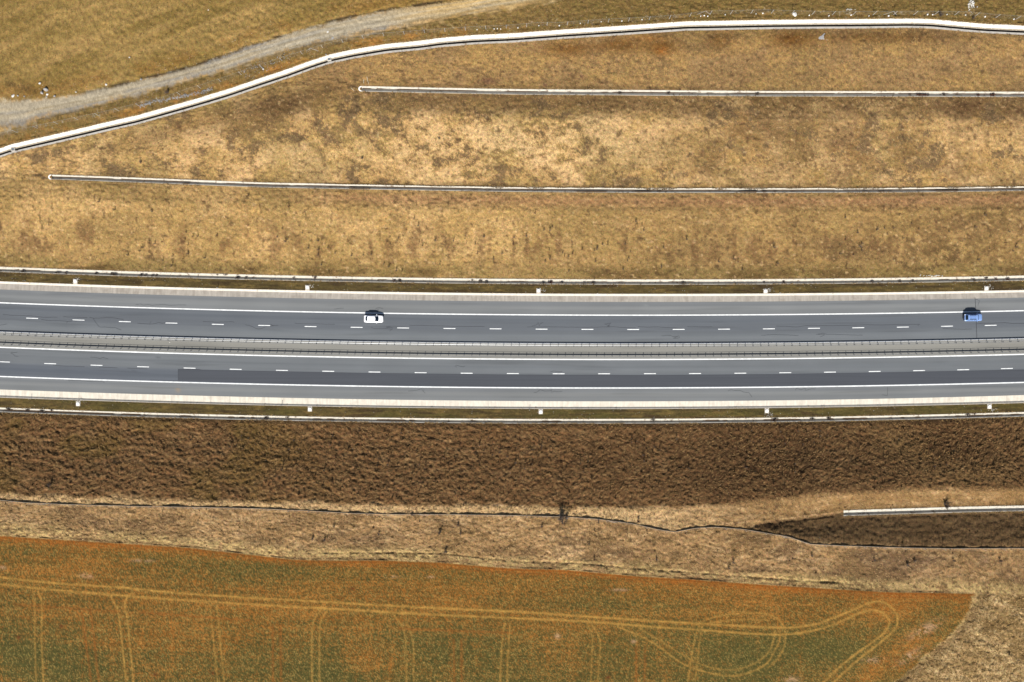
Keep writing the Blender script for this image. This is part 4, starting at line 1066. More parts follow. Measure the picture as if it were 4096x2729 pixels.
for _ in range(420):
    x = RNG.uniform(560, 850); y = float(np.interp(x, [560, 640, 800, 850], [422, 404, 372, 355])) + RNG.normal(0, 4); pts.append((x, y)); sz.append(RNG.uniform(.06, .2))
for _ in range(90):
    x = RNG.uniform(960, 1160); pts.append((x, float(D4a(x)) - 45 + RNG.normal(0, 14))); sz.append(RNG.uniform(.06, .18))
for _ in range(200):
    x = RNG.uniform(80, 640); pts.append((x, float(TL(x)) + 24 + RNG.normal(0, 16))); sz.append(RNG.uniform(.03, .09))
chips('grey_gravel', 'grey broken stones strewn between gravel track and bright drain', pts, sz, M_STONE)
pts, sz = [], []
for _ in range(380):
    x = RNG.uniform(1100, 2700); pts.append((x, float(NF(x)) - 10 + RNG.normal(0, 26))); sz.append(RNG.uniform(.02, .07))
for _ in range(160):
    x = RNG.uniform(0, 4096); pts.append((x, float(Nb(x)) + RNG.uniform(4, 36))); sz.append(RNG.uniform(.03, .09))
for _ in range(170):
    x = RNG.uniform(0, 4096); pts.append((x, float(KS0(x)) + RNG.uniform(4, 38))); sz.append(RNG.uniform(.03, .09))
for mx, my in ((302, 1118), (1230, 1145), (2154, 1158), (3062, 1160), (3945, 1148), (3067, 1658), (3957, 1640), (313, 1603)):
    for _ in range(26): pts.append((mx + RNG.normal(12, 10), my + RNG.normal(0, 5))); sz.append(RNG.uniform(.04, .13))
for _ in range(240):
    x = RNG.uniform(1500, 4096); pts.append((x, float(D4c(x)) - 7 + RNG.normal(0, 1.6))); sz.append(RNG.uniform(.03, .10))
for _ in range(90): pts.append((3885 + RNG.normal(0, 6), 18 + RNG.normal(0, 12))); sz.append(RNG.uniform(.06, .25))
for _ in range(24): pts.append((3395 + RNG.normal(0, 10), 39 + RNG.normal(0, 2))); sz.append(RNG.uniform(.06, .14))
for _ in range(130):
    x = RNG.uniform(100, 1100); pts.append((x, float(TU(x)) - 30 + RNG.normal(0, 24))); sz.append(RNG.uniform(.03, .09))
for _ in range(30): pts.append((3740 + RNG.normal(0, 22), 1103 + RNG.normal(0, 2))); sz.append(RNG.uniform(.1, .22))
for _ in range(60):
    pts.append((RNG.uniform(0, 4096), RNG.uniform(1700, 2200))); sz.append(RNG.uniform(.03, .07))
P_ = np.array(pts)
chips('pale_gravel', 'white chips of stone scattered over verges, meadow and fence line', pts, sz, M_PALE)
for x, y in ((679, 1370), (1390, 1372)):
    a, b = W(x, y, 0)
    link('stone', rock_mesh('stone', .12, .4, M_PALE, x), None, (float(a), float(b), .03), 0, 'tiny white scrap on the paved median, %s' % ('nearer the left edge' if x < 1000 else 'below the white car'), 'scrap') if x < 1000 else None
# bleached sticks by the rounded drain end
for (x0, y0, x1, y1), lb in (((1455, 318, 1454, 334), 'short bleached stick above the rounded drain end, left one'), ((1467, 308, 1475, 338), 'longest bleached stick above the rounded drain end'), ((1406, 354, 1417, 364), 'grey bleached stick lying left of the rounded drain end')):
    z = float(Z(x0, y0)) + .1; a, b = W(x0, y0, z); c, d = W(x1, y1, z)
    L_ = math.hypot(c - a, d - b); an = math.atan2(d - b, c - a)
    V = []; n = 5
    for t_ in range(6):
        for k in range(n):
            r_ = .045 * (1 - .1 * t_)
            V.append((L_ * t_ / 5, r_ * math.cos(6.283 * k / n) + .04 * math.sin(t_ * 2.1), r_ * math.sin(6.283 * k / n)))
    F = [(t_ * n + k, t_ * n + (k + 1) % n, (t_ + 1) * n + (k + 1) % n, (t_ + 1) * n + k) for t_ in range(5) for k in range(n)]
    link('stick', new_mesh('stick', V, F, M_WOOD), None, (float(a), float(b), z), an, lb, 'stick')

# ------------------------------------------------------------------ grass tufts
def tufts(name, label, x, y, h, w, cols, blades=3, lean=.5, dz=0.0, flow=None):
    n = len(x); z = Z(x, y) + micro(x, y) + dz
    wx, wy = W(x, y, z)
    V = np.empty((n, blades, 3, 3)); a0 = RNG.uniform(0, 6.28, n)
    for k in range(blades):
        a = a0 + k * 2.1 + RNG.uniform(-.5, .5, n)
        hw = w * .5 * RNG.uniform(.6, 1.2, n)
        V[:, k, 0] = np.stack([wx - hw * np.cos(a), wy - hw * np.sin(a), z - .05], 1)
        V[:, k, 1] = np.stack([wx + hw * np.cos(a), wy + hw * np.sin(a), z - .05], 1)
        b = RNG.uniform(0, 6.28, n) if flow is None else flow + RNG.normal(0, .35, n) + RNG.integers(0, 2, n) * 3.14
        l = h * lean * RNG.uniform(.5, 1, n)
        V[:, k, 0] = np.stack([wx - hw * np.sin(b), wy + hw * np.cos(b), z - .02], 1)
        V[:, k, 1] = np.stack([wx + hw * np.sin(b), wy - hw * np.cos(b), z - .02], 1)
        V[:, k, 2] = np.stack([wx + l * np.cos(b), wy + l * np.sin(b), z + h * RNG.uniform(.6, 1.1, n)], 1)
    F = np.arange(n * blades * 3).reshape(-1, 3)
    C = np.repeat(cols, blades * 3, 0)
    return link(name, new_mesh(name, V.reshape(-1, 3), F, M_TUFT, False, C), kind='stuff', label=label)
def pick(n, pal, jitter=.18):
    p = np.array(pal); c = p[RNG.integers(0, len(p), n)]
    return c * RNG.uniform(1 - jitter, 1 + jitter, (n, 1))
n = 56000
x = RNG.uniform(-100, 4200, n); y = Sb(x) + 3 + RNG.uniform(0, 1, n) * (CREST(x) + 10 - Sb(x) - 3)
tufts('dry_grass', 'matted brown grass on the shaded slope below the motorway', x, y, RNG.uniform(.07, .18, n), RNG.uniform(.05, .13, n), pick(n, [alb(150, 116, 76), alb(120, 92, 58), alb(182, 146, 96), alb(92, 70, 46)]), 3, 3.6, flow=(fbm(x, y, 150, 90, seed=81, n=2) - .5) * 3.2)
n = 40000
x = RNG.uniform(-100, 4200, n); t_ = RNG.uniform(0, 1, n); y = CREST(x) + t_ * (FB(x) - CREST(x))
ok = ~((x > 3370) & (y > D5a(x) - 2) & (y < D5b(x) + 2)) & ~((x > 2980) & (y > D5b(x) - 8) & (y < FEN(x) - 3)); x, y = x[ok], y[ok]; n = len(x)
tufts('dry_grass', 'straw coloured grass on the plateau between dark slope and crop field', x, y, RNG.uniform(.06, .18, n), RNG.uniform(.05, .14, n), pick(n, [alb(190, 152, 102), alb(214, 178, 126), alb(150, 118, 76), alb(112, 88, 56)]), 3, 3.2, flow=(fbm(x, y, 150, 90, seed=81, n=2) - .5) * 3.2 - .5)
n = 9000
x = RNG.uniform(2980, 4200, n); y = RNG.uniform(2040, 2195, n); ok = (y > D5b(x) + 3) & (y < FEN(x) - 4); x, y = x[ok], y[ok]; n = len(x)
tufts('dry_grass', 'dark brown grass in the hollow between short drain and fence', x, y, RNG.uniform(.06, .16, n), RNG.uniform(.05, .13, n), pick(n, [alb(96, 74, 48), alb(72, 54, 36), alb(130, 102, 66)]), 3, 3.2)
n = 12000
x = RNG.uniform(3560, 4200, n); y = RNG.uniform(2380, 2760, n); ok = x > FIELD_E(y) + 4; x, y = x[ok], y[ok]; n = len(x)
tufts('dry_grass', 'coarse pale grass in the lower right corner beside the field', x, y, RNG.uniform(.06, .18, n), RNG.uniform(.1, .26, n), pick(n, [alb(196, 160, 108), alb(160, 128, 80), alb(126, 100, 60)]), 3, 3.0)
n = 70000
x = RNG.uniform(-100, 4200, n); y = RNG.uniform(-60, 1110, n)
ok = (y < Na(x) - 2) & ~((y > D4a(x) - 2) & (y < D4b(x) + 2)) & ~((x > 190) & (y > D2a(x) - 2) & (y < D2b(x) + 2)) & ~((x > 1430) & (y > D3a(x) - 2) & (y < D3b(x) + 2)) & ~((y > TU(x) - 4) & (y < TL(x) + 6))
x, y = x[ok], y[ok]; n = len(x)
tufts('dry_grass', 'short dry grass on the benches and meadow above the motorway', x, y, RNG.uniform(.04, .12, n), RNG.uniform(.06, .14, n), pick(n, [alb(170, 138, 90), alb(196, 162, 114), alb(128, 102, 64), alb(96, 76, 50)]), 3, 3.0)
# ragged fringe over the concrete edges
X_, Y_ = [], []
for f, xs0, sgn, num in ((Na, -100, -1, 3000), (Nb, -100, 1, 3600), (D2a, 200, -1, 3200), (D2b, 200, 1, 3200), (D3a, 1440, -1, 1800), (D3b, 1440, 1, 2200), (D4a, -100, -1, 5000), (D4b, -100, 1, 2600), (Sa, -100, -1, 3000), (Sb, -100, 1, 7000), (KS0, -100, 1, 1400), (KN0, -100, -1, 700), (D5a, 3370, -1, 900), (D5b, 3370, 1, 1300)):
    x = RNG.uniform(xs0, 4200, num); keep = vn(x, x * 0, 60, seed=91) > .28
    x = x[keep]; X_.append(x); Y_.append(f(x) + sgn * RNG.uniform(-1.2, 4, len(x)))
x = np.concatenate(X_); y = np.concatenate(Y_); n = len(x)
tufts('edge_grass', 'ragged dark grass hanging over the edges of drains and gutters', x, y, RNG.uniform(.04, .14, n), RNG.uniform(.08, .2, n), pick(n, [alb(120, 94, 56), alb(84, 66, 44), alb(170, 138, 88), alb(196, 164, 112)]), 3, 2.0)
n = 9000
x = RNG.uniform(-100, 4200, n); g = vn(x, x * 0, 26, seed=97); y = D4a(x) + RNG.uniform(-.5, .8, n) + 5.5 * g * RNG.uniform(0, 1, n)
tufts('edge_grass', 'straw grass overhanging the upper rim of the wide white drain', x, y, RNG.uniform(.05, .12, n), RNG.uniform(.08, .18, n), pick(n, [alb(176, 140, 88), alb(200, 166, 112), alb(120, 94, 58)]), 3, 1.8, dz=.80 - .05 * (y - D4a(x)).clip(0, 9))
n = 7000
x = RNG.uniform(1300, 4200, n); g = vn(x, x * 0, 40, seed=98); y = D2a(x) + RNG.uniform(-2, 1, n) + 9 * g * g * RNG.uniform(0, 1, n) * ss(1300, 2300, x)
tufts('edge_grass', 'straw and dark grass overgrowing the rim of the long narrow drain', x, y, RNG.uniform(.04, .12, n), RNG.uniform(.07, .16, n), pick(n, [alb(170, 134, 84), alb(110, 86, 52), alb(80, 70, 36)]), 3, 1.8, dz=.03)
# dark dense clumps with their long shadows on the shaded slope and around the fence
n = 1000
x = RNG.uniform(0, 4150, n); y = Sb(x) + 20 + RNG.uniform(0, 1, n) ** .8 * (CREST(x) - Sb(x) - 24)
keep = RNG.uniform(0, 1, n) < (.25 + .75 * ss(500, 1500, x)); x, y = x[keep], y[keep]; n = len(x)
tufts('weed_clumps', 'small dark weed clumps dotted over the shaded slope', x, y, RNG.uniform(.2, .5, n), RNG.uniform(.2, .4, n), pick(n, [alb(110, 84, 56), alb(70, 52, 38), alb(190, 156, 110)]), 6, .35)
n = 420
x = RNG.uniform(0, 4150, n); y = CREST(x) + 12 + RNG.uniform(0, 1, n) * (FB(x) - CREST(x) - 20)
tufts('weed_clumps', 'small dark weed clumps dotted over the straw coloured plateau', x, y, RNG.uniform(.12, .36, n), RNG.uniform(.2, .4, n), pick(n, [alb(92, 70, 50), alb(60, 46, 36)]), 6, .35)
# young crop
n = 60000
x = RNG.uniform(-100, 3900, n); y = RNG.uniform(2140, 2760, n)
den = .45 + .9 * (fbm(x, y, 300, 110, seed=27, n=3) - .4)
tm = np.zeros(n)
for pts_, w_, s_ in TRACKS: tm = np.maximum(tm, line_mask(x, y, pts_, 7))
ok = (y > FB(x) + 16) & (x < FIELD_E(y) - 8) & (RNG.uniform(0, 1, n) < den) & (tm < .4)
x, y = x[ok], y[ok]; n = len(x)
tufts('crop_seedlings', 'young green crop plants over the orange soil', x, y, RNG.uniform(.04, .09, n), RNG.uniform(.06, .15, n), pick(n, [alb(78, 92, 42), alb(60, 76, 38), alb(110, 112, 56)]), 3, 2.2)

# ------------------------------------------------------------------ bare shrubs and weeds
def twig_mesh(name, m, seed, n_main=9, sub=5, h=1.0, spread=.45, thick=.018, part='all'):
    rs = random.Random(seed); V, F = [], []
    def seg(p, q, r0, r1):
        b = len(V); d = (q - p).normalized(); u = d.orthogonal().normalized(); v = d.cross(u)
        for c, r in ((p, r0), (q, r1)):
            for k in range(3):
                a = 2.094 * k; V.append(tuple(c + u * (r * math.cos(a)) + v * (r * math.sin(a))))
        for k in range(3): F.append((b + k, b + (k + 1) % 3, b + 3 + (k + 1) % 3, b + 3 + k))
    for i in range(n_main):
        a = rs.uniform(0, 6.28); s = rs.uniform(.2, 1) * spread
        p = Vector((rs.uniform(-.04, .04), rs.uniform(-.04, .04), -.05)); hh = h * rs.uniform(.65, 1)
        tip = Vector((math.cos(a) * s * h, math.sin(a) * s * h, hh))
        mid = p.lerp(tip, .5) + Vector((rs.uniform(-.06, .06), rs.uniform(-.06, .06), .06)) * h
        if part in ('all', 'stem'):
            seg(p, mid, thick, thick * .7); seg(mid, tip, thick * .7, thick * .25)
        for j in range(sub):
            t = rs.uniform(.25, .95)
            b0 = p.lerp(mid, t * 2) if t < .5 else mid.lerp(tip, t * 2 - 1)
            dd = Vector((rs.uniform(-1, 1), rs.uniform(-1, 1), rs.uniform(.3, 1.2))).normalized() * rs.uniform(.12, .32) * h
            if part in ('all', 'twigs'):
                seg(b0, b0 + dd, thick * .45, thick * .15)
                for q in range(2):
                    e = b0 + dd * rs.uniform(.3, .8)
                    seg(e, e + Vector((rs.uniform(-1, 1), rs.uniform(-1, 1), rs.uniform(.2, 1))).normalized() * .12 * h, thick * .3, thick * .1)
    return new_mesh(name, V, F, m)
stems = [twig_mesh('stem', M_TWIG, 10 + i, 14, 6, 1, .5, .028, 'stem') for i in range(3)] + [twig_mesh('stem', M_REDTWIG, 15, 14, 6, 1, .3, .028, 'stem')]
twigs = [twig_mesh('twigs', M_TWIG, 10 + i, 14, 7, 1, .5, .028, 'twigs') for i in range(3)] + [twig_mesh('twigs', M_REDTWIG, 15, 14, 7, 1, .3, .028, 'twigs')]
SHR = [
 (2243, 2072, 3.4, 0, 'tallest bare shrub standing on the lower fence line near the middle'),
 (2264, 2070, 2.4, 1, 'bare shrub right beside the tallest shrub on the lower fence line'),
 (2552, 2084, 1.9, 3, 'slim reddish bare shrub on the plateau just above the lower fence'),
 (3778, 2016, 2.8, 2, 'bare shrub growing against the short drain at lower right'),
 (672, 372, 2.2, 0, 'dark bare shrub on the lower edge of the gravel track'),
 (3759, 64, 1.9, 1, 'dark bush beside the upper fence near the right edge'),
 (3890, 74, 1.4, 2, 'low spreading bush beside the upper fence, nearest the right edge'),
 (1760, 2130, 2.0, 0, 'loose round bare shrub left of centre on the lower plateau'),
 (1782, 2206, 1.9, 1, 'dark bare shrub close above the crop field edge'),
 (1842, 2132, 1.5, 2, 'compact dark shrub on the plateau, right of the loose round one'),
 (1833, 2098, 1.3, 1, 'small shrub just below the lower fence, above the compact dark one'),
 (1648, 2056, 1.5, 0, 'dark bush growing through the lower fence left of centre'),
 (2167, 2104, 1.4, 1, 'small bare shrub below the fence, left of the tallest shrub'),
 (2394, 2088, 1.3, 2, 'small bare shrub below the fence, right of the tallest shrub'),
 (2356, 2174, 1.3, 0, 'low grey shrub on the middle of the plateau'),
 (2376, 2236, 1.5, 3, 'rusty brown shrub close above the crop field'),
 (2626, 2236, 1.6, 1, 'low brown shrub above the field, right of the rusty one'),
 (2932, 2248, 1.6, 2, 'dark shrub above the field in the right half, upper of two'),
 (2914, 2272, 1.4, 0, 'dark shrub above the field in the right half, lower of two'),
 (1337, 2104, 1.3, 1, 'faint grey shrub on the left half of the plateau'),
 (1252, 2153, 1.6, 2, 'dark sprawling shrub left of a second one on the plateau'),
 (1300, 2158, 1.4, 0, 'dark sprawling shrub right of a similar one on the plateau'),
 (1516, 2136, 1.4, 1, 'low dark shrub alone on the plateau between two shrub pairs'),
 (1078, 2172, 1.1, 3, 'small brown shrub near the field edge in the left half'),
 (3627, 2258, 1.7, 2, 'brown shrub of the thicket right of centre below the right fence'),
 (3655, 2242, 1.5, 0, 'shrub topping the thicket below the right fence'),
 (3495, 2240, 1.4, 1, 'shrub left of the thicket below the right fence'),
 (3812, 2242, 1.4, 2, 'shrub right of the thicket below the right fence'),
 (3998, 2242, 1.5, 0, 'wide dark shrub below the fence nearest the right edge'),
 (3246, 2222, 1.4, 1, 'dark shrub below the bend of the lower fence'),
 (4034, 2616, 1.1, 2, 'dark low bush alone in the lower right corner grass'),
 (203, 1938, 1.8, 0, 'dark bush on the shaded slope near the left edge'),
 (1757, 556, 1.2, 1, 'small dark shrub in the brightest straw between the two long drains'),
 (1450, 634, 1.2, 2, 'small dark shrub on the straw slope, left of the brightest patch'),
 (565, 650, 1.5, 0, 'thin dark shrub on the straw slope above the long drain, near its left part'),
]
for x, y, h_, k, lb in SHR:
    z = float(Z(x, y)); a, b = W(x, y, z)
    t = thing('bare_shrub', lb, 'shrub', (float(a), float(b), z), random.uniform(0, 6.28))
    h_ = h_ if h_ > 2.7 else h_ * .68
    t.scale = (h_, h_, h_ * .85)
    link('stem', stems[k], t); link('twigs', twigs[k], t)
# slim woody weeds on the two slopes
weedm = [twig_mesh('woody_weed', M_TWIG, 40 + i, 6, 5, 1, .30, .026) for i in range(3)] + [twig_mesh('woody_weed', M_REDTWIG, 50, 6, 5, 1, .3, .026)]
cnt = 0
while cnt < 150:
    x = RNG.uniform(350, 4090); y = float(R(x)) - 560 + RNG.normal(0, 62)
    if vn(np.array([x]), np.array([y]), 160, 60, seed=95)[0] < .42 or not (D2b(x) + 30 < y < Na(x) - 12): continue
    z = float(Z(x, y)); a, b = W(x, y, z); s = RNG.uniform(.7, 1.4)
    o = link('woody_weed', weedm[int(RNG.integers(0, 4))], None, (float(a), float(b), z), RNG.uniform(0, 6.28), 'slim dark woody weed standing in the golden slope above the motorway', 'weed', 'woody weeds on the golden slope'); o.scale = (s, s, s); cnt += 1
cnt = 0
while cnt < 90:
    x = RNG.uniform(700, 4090); y = float(Sb(x)) + RNG.uniform(30, 200)
    if vn(np.array([x]), np.array([y]), 200, 90, seed=96)[0] < .4: continue
    z = float(Z(x, y)); a, b = W(x, y, z); s = RNG.uniform(.5, 1.2)
    o = link('woody_weed', weedm[int(RNG.integers(0, 3))], None, (float(a), float(b), z), RNG.uniform(0, 6.28), 'slim dark woody weed on the shaded slope below the motorway', 'weed', 'woody weeds on the shaded slope'); o.scale = (s, s, s); cnt += 1
# weeds rooted in the drain beside the road
def clump_mesh(seed):
    rs = np.random.default_rng(seed); V, F = [], []
    for k in range(46):
        a = rs.uniform(0, 6.28); r_ = rs.uniform(0, .38); x, y = r_ * math.cos(a) * 1.3, r_ * math.sin(a) * .8; h = rs.uniform(.08, .34); b = rs.uniform(0, 6.28); w_ = rs.uniform(.05, .13)
        i = len(V); V += [(x - w_ * math.cos(b), y - w_ * math.sin(b), -.1), (x + w_ * math.cos(b), y + w_ * math.sin(b), -.1), (x + rs.uniform(-.15, .15), y + rs.uniform(-.15, .15), h)]
        F.append((i, i + 1, i + 2))
    return new_mesh('weed_clump', V, F, M_TWIG if seed % 2 else M_REDTWIG)
cm = [clump_mesh(s) for s in (1, 3, 5, 2)]
ONES = 'first second third fourth fifth sixth seventh eighth ninth tenth eleventh twelfth thirteenth fourteenth fifteenth sixteenth seventeenth eighteenth nineteenth'.split()
def nth(k):
    if k < 19: return ONES[k]
    t, u = divmod(k + 1, 10)
    base = {2: 'twent', 3: 'thirt', 4: 'fort'}[t]
    return base + 'ieth' if u == 0 else base + 'y-' + ONES[u - 1]
for k, (x, y) in enumerate(((93, 1087), (226, 1092), (236, 1093), (265, 1094), (385, 1095), (446, 1097), (458, 1098), (566, 1100), (582, 1101), (610, 1104), (625, 1103), (870, 1098), (902, 1099), (950, 1113), (983, 1114), (1175, 1111), (1259, 1109), (1576, 1124), (1600, 1125), (1890, 1122), (1922, 1125), (1948, 1130), (2173, 1135), (2202, 1130), (2248, 1131), (2337, 1133), (2374, 1135), (2733, 1136), (3059, 1133), (3137, 1130), (3490, 1129), (3600, 1126), (3655, 1126), (3900, 1123), (3946, 1112), (3985, 1117), (4033, 1117))):
    a, b = W(x, y, 0); s = random.uniform(.7, 1.5)
    o = link('weed_clump', random.choice(cm), None, (float(a), float(b), -.08), random.uniform(-.4, .4), 'dark weed clump in the drain above the upper verge, %s from the left' % nth(k), 'weed', 'weed clumps in the roadside drain'); o.scale = (s, s * .9, s)
for k, (x, y) in enumerate(sorted(((3640, 381), (3677, 381), (3692, 380), (3700, 381), (3712, 380), (3778, 380), (3914, 381), (3972, 380), (2675, 372), (3030, 375), (2480, 372)))):
    z = float(Z(x, y)); a, b = W(x, y, z); s = random.uniform(.7, 1.3)
    o = link('weed_clump', random.choice(cm), None, (float(a), float(b), z - .05), random.uniform(-.4, .4), 'dark weed clump in the drain of the top bench, %s from the left' % nth(k), 'weed', 'weed clumps in the upper bench drain'); o.scale = (s, s, s)
for k, (x, y) in enumerate(((35, 1636), (110, 1640), (170, 1644), (205, 1640), (1065, 1672), (1150, 1669), (2612, 1680), (3100, 1676), (3250, 1674), (3315, 1672), (3872, 1658), (3898, 1656))):
    a, b = W(x, y, 0); s = random.uniform(.9, 1.5)
    o = link('weed_clump', random.choice(cm), None, (float(a), float(b), -.05), random.uniform(-.4, .4), 'brown weed clump over the drain below the lower verge, %s from the left' % nth(k), 'weed', 'weed clumps on the lower drain'); o.scale = (s * 1.3, s, s)

# ------------------------------------------------------------------ cars (nose towards +x)
def grid_surface(P):
    P = np.array(P, float); r, c = P.shape[:2]
    idx = np.arange(r * c).reshape(r, c)
    F = np.stack([idx[:-1, :-1], idx[:-1, 1:], idx[1:, 1:], idx[1:, :-1]], -1).reshape(-1, 4)
    return P.reshape(-1, 3), F
def loft_body(stations, m, name='body'):
    """stations: x, half width low, half width belt, z sill, z belt, z top (centre)"""
    rows = []
    for x, wl, wb, zs, zb, zt in stations:
        half = [(0, zs), (wl * .8, zs), (wl, zs + .08), (wb, (zs + zb) / 2), (wb * .985, zb - .07), (wb * .93, zb), (wb * .75, zb + (zt - zb) * .55), (wb * .4, zb + (zt - zb) * .9), (0, zt)]
        ring = [(x, -y, z) for y, z in half] + [(x, y, z) for y, z in half[::-1][1:-1]]
        rows.append(ring + [ring[0]])
    V, F = grid_surface(rows)
    n = len(rows[0]); F = [tuple(f) for f in F]
    F.append(tuple(range(n - 1))[::-1]); F.append(tuple(len(V) - n + k for k in range(n - 1)))
    return new_mesh(name, V, F, m, True)
def quad_patch(c00, c10, c01, c11, bulge, nu=8, nv=5, u0=0, u1=1, v0=0, v1=1, off=0.0):
    """surface spanned by corners, bulged outwards along its normal"""
    c00, c10, c01, c11 = (np.array(c, float) for c in (c00, c10, c01, c11))
    nrm = np.cross(c10 - c00, c01 - c00); nrm /= np.linalg.norm(nrm)
    R_ = []
    for j in range(nv + 1):
        v = v0 + (v1 - v0) * j / nv; row = []
        for i in range(nu + 1):
            u = u0 + (u1 - u0) * i / nu
            p = c00 * (1 - u) * (1 - v) + c10 * u * (1 - v) + c01 * (1 - u) * v + c11 * u * v
            b = np.array([bulge[0] * 4 * u * (1 - u), 0, bulge[1] * 4 * u * (1 - u)])
            row.append(p + b + nrm * off)
        R_.append(row)
    return grid_surface(R_)
def wheel(parent, x, y, r):
    V, F = [], []; n = 20; s = 1 if y > 0 else -1
    for rr, yy in ((r * .62, .09), (r * .9, .11), (r, .08), (r, -.08), (r * .9, -.11)):
        for k in range(n): V.append((rr * math.cos(6.2832 * k / n), s * yy, rr * math.sin(6.2832 * k / n)))
    for l in range(4):
        for k in range(n): F.append((l * n + k, l * n + (k + 1) % n, (l + 1) * n + (k + 1) % n, (l + 1) * n + k))
    w_ = link('wheel', new_mesh('wheel', V, F, M_RUBBER), parent, (x, y, r))
    V, F = [], []
    for rr, yy in ((r * .63, .08), (r * .55, .06), (r * .12, .09)):
        for k in range(n): V.append((rr * math.cos(6.2832 * k / n), s * yy, rr * math.sin(6.2832 * k / n)))
    for l in range(2):
        for k in range(n): F.append((l * n + k, l * n + (k + 1) % n, (l + 1) * n + (k + 1) % n, (l + 1) * n + k))
    F.append(tuple(range(2 * n, 3 * n)))
    link('rim', new_mesh('rim', V, F, M_ALLOY), w_)
def boxpart(name, parent, x0, x1, y0, y1, z0, z1, m, bev=.02):
    V, F = boxm(x0, x1, y0, y1, z0, z1)
    o = link(name, new_mesh(name, V, F, m), parent)
    if bev:
        md = o.modifiers.new('bevel', 'BEVEL'); md.width = bev; md.segments = 2
    return o
def car(name, label, cat, px, py, rot, paint, stations, cab, L, wheels, extras):
    a, b = W(px, py, 0.5)
    root = thing(name, label, cat, (float(a), float(b), .014), rot)
    body = link('body', loft_body(stations, paint), root)
    xf, xr, wfb, wrb, zb, xrf, xrr, wr, zr, bf, br = cab
    # cabin shell
    FB_, FT = (xf, -wfb, zb), (xf, wfb, zb); RF_, RFT = (xrf, -wr, zr), (xrf, wr, zr)
    parts = []
    fr = quad_patch((xf, -wfb, zb), (xf, wfb, zb), (xrf, -wr, zr), (xrf, wr, zr), (bf, 0))
    rr = quad_patch((xr, wrb, zb), (xr, -wrb, zb), (xrr, wr, zr), (xrr, -wr, zr), (br, 0))
    sl = [quad_patch((xr, s * wrb, zb), (xf, s * wfb, zb), (xrr, s * wr, zr), (xrf, s * wr, zr), (0, 0), 10, 4) for s in (-1, 1)]
    V, F = [], []
    for P, Q in [fr, rr] + sl:
        k = len(V); V += list(P); F += [tuple(int(i) + k for i in q) for q in Q]
    link('pillars', new_mesh('pillars', V, F, paint, True), root)
    # roof: gently crowned, meeting the curved screens
    R_ = []
    nx, ny = 12, 10
    for j in range(ny + 1):
        v = -1 + 2 * j / ny; row = []
        e = 1 - v * v
        x0 = xrr + br * e; x1 = xrf + bf * e
        for i in range(nx + 1):
            u = i / nx
            row.append((x0 + (x1 - x0) * u, v * wr, zr + .055 * (1 - v * v) ** .8 * math.sin(math.pi * min(max(u, .0), 1)) ** .5 - .0))
        R_.append(row)
    V, F = grid_surface(R_); link('roof', new_mesh('roof', V, F, paint, True), root)
    V, F = quad_patch((xf, -wfb, zb), (xf, wfb, zb), (xrf, -wr, zr), (xrf, wr, zr), (bf, 0), u0=.05, u1=.95, v0=.0, v1=.96, off=.012)
    link('windscreen', new_mesh('windscreen', V, F, M_GLASS, True), root)
    V, F = quad_patch((xr, wrb, zb), (xr, -wrb, zb), (xrr, wr, zr), (xrr, -wr, zr), (br, 0), u0=.07, u1=.93, v0=.08, v1=.94, off=.012)
    link('rear_window', new_mesh('rear_window', V, F, M_GLASS, True), root)
    for s in (-1, 1):
        for u0, u1 in extras['side']:
            if s < 0: c = ((xr, -wrb, zb), (xf, -wfb, zb), (xrr, -wr, zr), (xrf, -wr, zr))
            else: c = ((xf, wfb, zb), (xr, wrb, zb), (xrf, wr, zr), (xrr, wr, zr)); u0, u1 = 1 - u1, 1 - u0
            V, F = quad_patch(*c, (0, 0), 4, 3, u0, u1, .10, .88, .008)
            link('side_window', new_mesh('side_window', V, F, M_GLASS, True), root)
        w0 = max(st[2] for st in stations)
        mx = xf - .32
        V, F = boxm(-.08, .08, -.11, .11, -.07, .07)
        V = [(x_ - abs(y_) * .25, y_, z_) for x_, y_, z_ in V]
        o = link('wing_mirror', new_mesh('wing_mirror', V, F, paint), root, (mx, s * (w0 + .09), zb + .06))
        md = o.modifiers.new('bevel', 'BEVEL'); md.width = .04; md.segments = 3
        for hx in extras['handles']:
            boxpart('door_handle', root, hx - .09, hx + .09, s * (w0 * .985) - .02, s * (w0 * .985) + .02, zb - .16, zb - .13, paint, .01)
        for xx in extras['doors']:
            boxpart('door_gap', root, xx - .008, xx + .008, s * w0 * .992 - .006, s * w0 * .992 + .006, .38, zb - .05, M_TRIM, 0)
        for wx_ in wheels[:2]: wheel(root, wx_, s * (w0 - .10), wheels[2])
        hl = extras['head']; boxpart('headlight', root, hl[0] - .16, hl[0] + .06, *sorted((s * hl[1] - .16, s * hl[1] + .16)), hl[2] - .07, hl[2] + .05, M_LAMP, .04)
        tl = extras['tail']; boxpart('tail_light', root, tl[0] - .05, tl[0] + .10, *sorted((s * tl[1] - .12, s * tl[1] + .12)), tl[2] - .09, tl[2] + .07, tl[3], .03)
    boxpart('number_plate', root, L / 2 - .02, L / 2 + .01, -.26, .26, .38, .49, M_PLATE, 0)
    boxpart('number_plate', root, -L / 2 - .01, -L / 2 + .02, -.26, .26, .50, .61, M_PLATE, 0)
    boxpart('grille', root, L / 2 - .06, L / 2 - .005, -.40, .40, .52, .64, M_TRIM, .01)
    return root
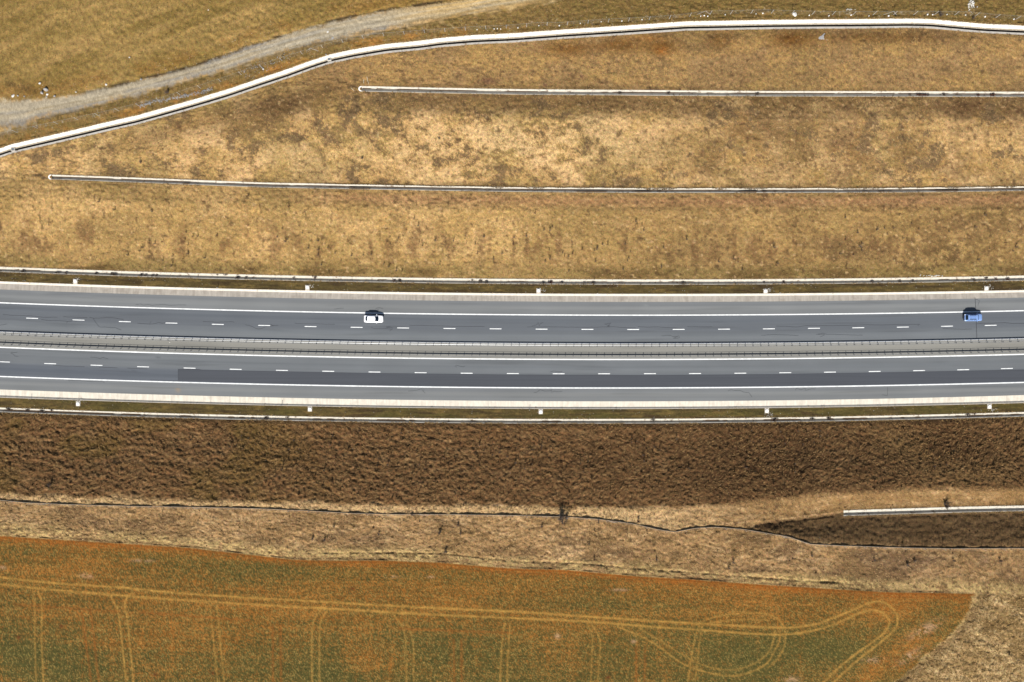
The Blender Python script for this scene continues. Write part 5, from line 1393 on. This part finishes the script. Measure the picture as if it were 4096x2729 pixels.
# white saloon-coupe
st = [(-2.37, .62, .66, .36, .80, .84), (-2.30, .78, .82, .28, .92, .97), (-2.10, .86, .89, .22, .97, 1.04), (-1.5, .88, .915, .19, .96, 1.06), (-.8, .88, .925, .18, .93, 1.02), (.3, .88, .925, .18, .91, 1.0),
      (1.0, .88, .92, .19, .90, .98), (1.6, .87, .91, .20, .82, .93), (2.05, .82, .86, .22, .74, .84), (2.28, .72, .76, .26, .68, .76), (2.38, .52, .56, .34, .60, .66)]
c1 = car('white_saloon_car', 'white saloon car driving right in the upper slow lane', 'car', 1495.0, 1275.8, math.atan(-.018), M_WHITE, st,
    (1.15, -1.98, .76, .72, .92, .30, -1.28, .58, 1.40, .20, -.16), 4.76, (-1.42, 1.45, .33),
    dict(side=((.14, .36), (.39, .60), (.63, .86)), handles=(-.75, .25), doors=(-1.05, -.15, .85), head=(2.10, .62, .70), tail=(-2.30, .62, .86, M_RED)))
V, F = cyl(.03, 0, .10, 8); link('aerial', new_mesh('aerial', V, F, M_WHITE), c1, (-1.15, 0, 1.44))
# light blue estate with roof rails
st = [(-2.20, .72, .76, .36, .88, .92), (-2.14, .80, .84, .28, .98, 1.0), (-1.9, .86, .90, .24, 1.02, 1.06), (-1.3, .87, .91, .22, 1.02, 1.06), (-.5, .87, .915, .21, 1.0, 1.05), (.4, .87, .915, .21, .99, 1.05),
      (1.0, .87, .91, .22, .98, 1.06), (1.5, .87, .90, .23, .94, 1.02), (1.9, .83, .87, .24, .88, .95), (2.12, .74, .78, .28, .80, .86), (2.22, .56, .60, .36, .70, .74)]
c2 = car('light_blue_estate_car', 'light blue car with roof rails driving right near the right edge', 'car', 3890.5, 1270.3, math.atan(.016), M_BLUE, st,
    (1.12, -2.02, .77, .76, 1.0, .62, -1.62, .60, 1.60, .16, -.06), 4.44, (-1.32, 1.36, .35),
    dict(side=((.07, .30), (.33, .58), (.61, .86)), handles=(-.65, .35), doors=(-1.0, -.1, .9), head=(1.98, .62, .78), tail=(-2.17, .70, .92, M_LAMP)))
for s in (-1, 1):
    boxpart('roof_rail', c2, -1.30, .28, s * .50 - .035, s * .50 + .035, 1.66, 1.72, M_TRIM, .015)
    for xx in (-1.25, .23): boxpart('rail_foot', c2, xx - .05, xx + .05, s * .50 - .03, s * .50 + .03, 1.60, 1.665, M_TRIM, 0)
for k in range(5):
    y_ = -.30 + .15 * k
    boxpart('roof_rib', c2, -1.25, .15, y_ - .02, y_ + .02, 1.642, 1.668, M_BLUE, .008)
boxpart('rear_bumper', c2, -2.32, -2.10, -.72, .72, .38, .62, M_TRIM, .05)
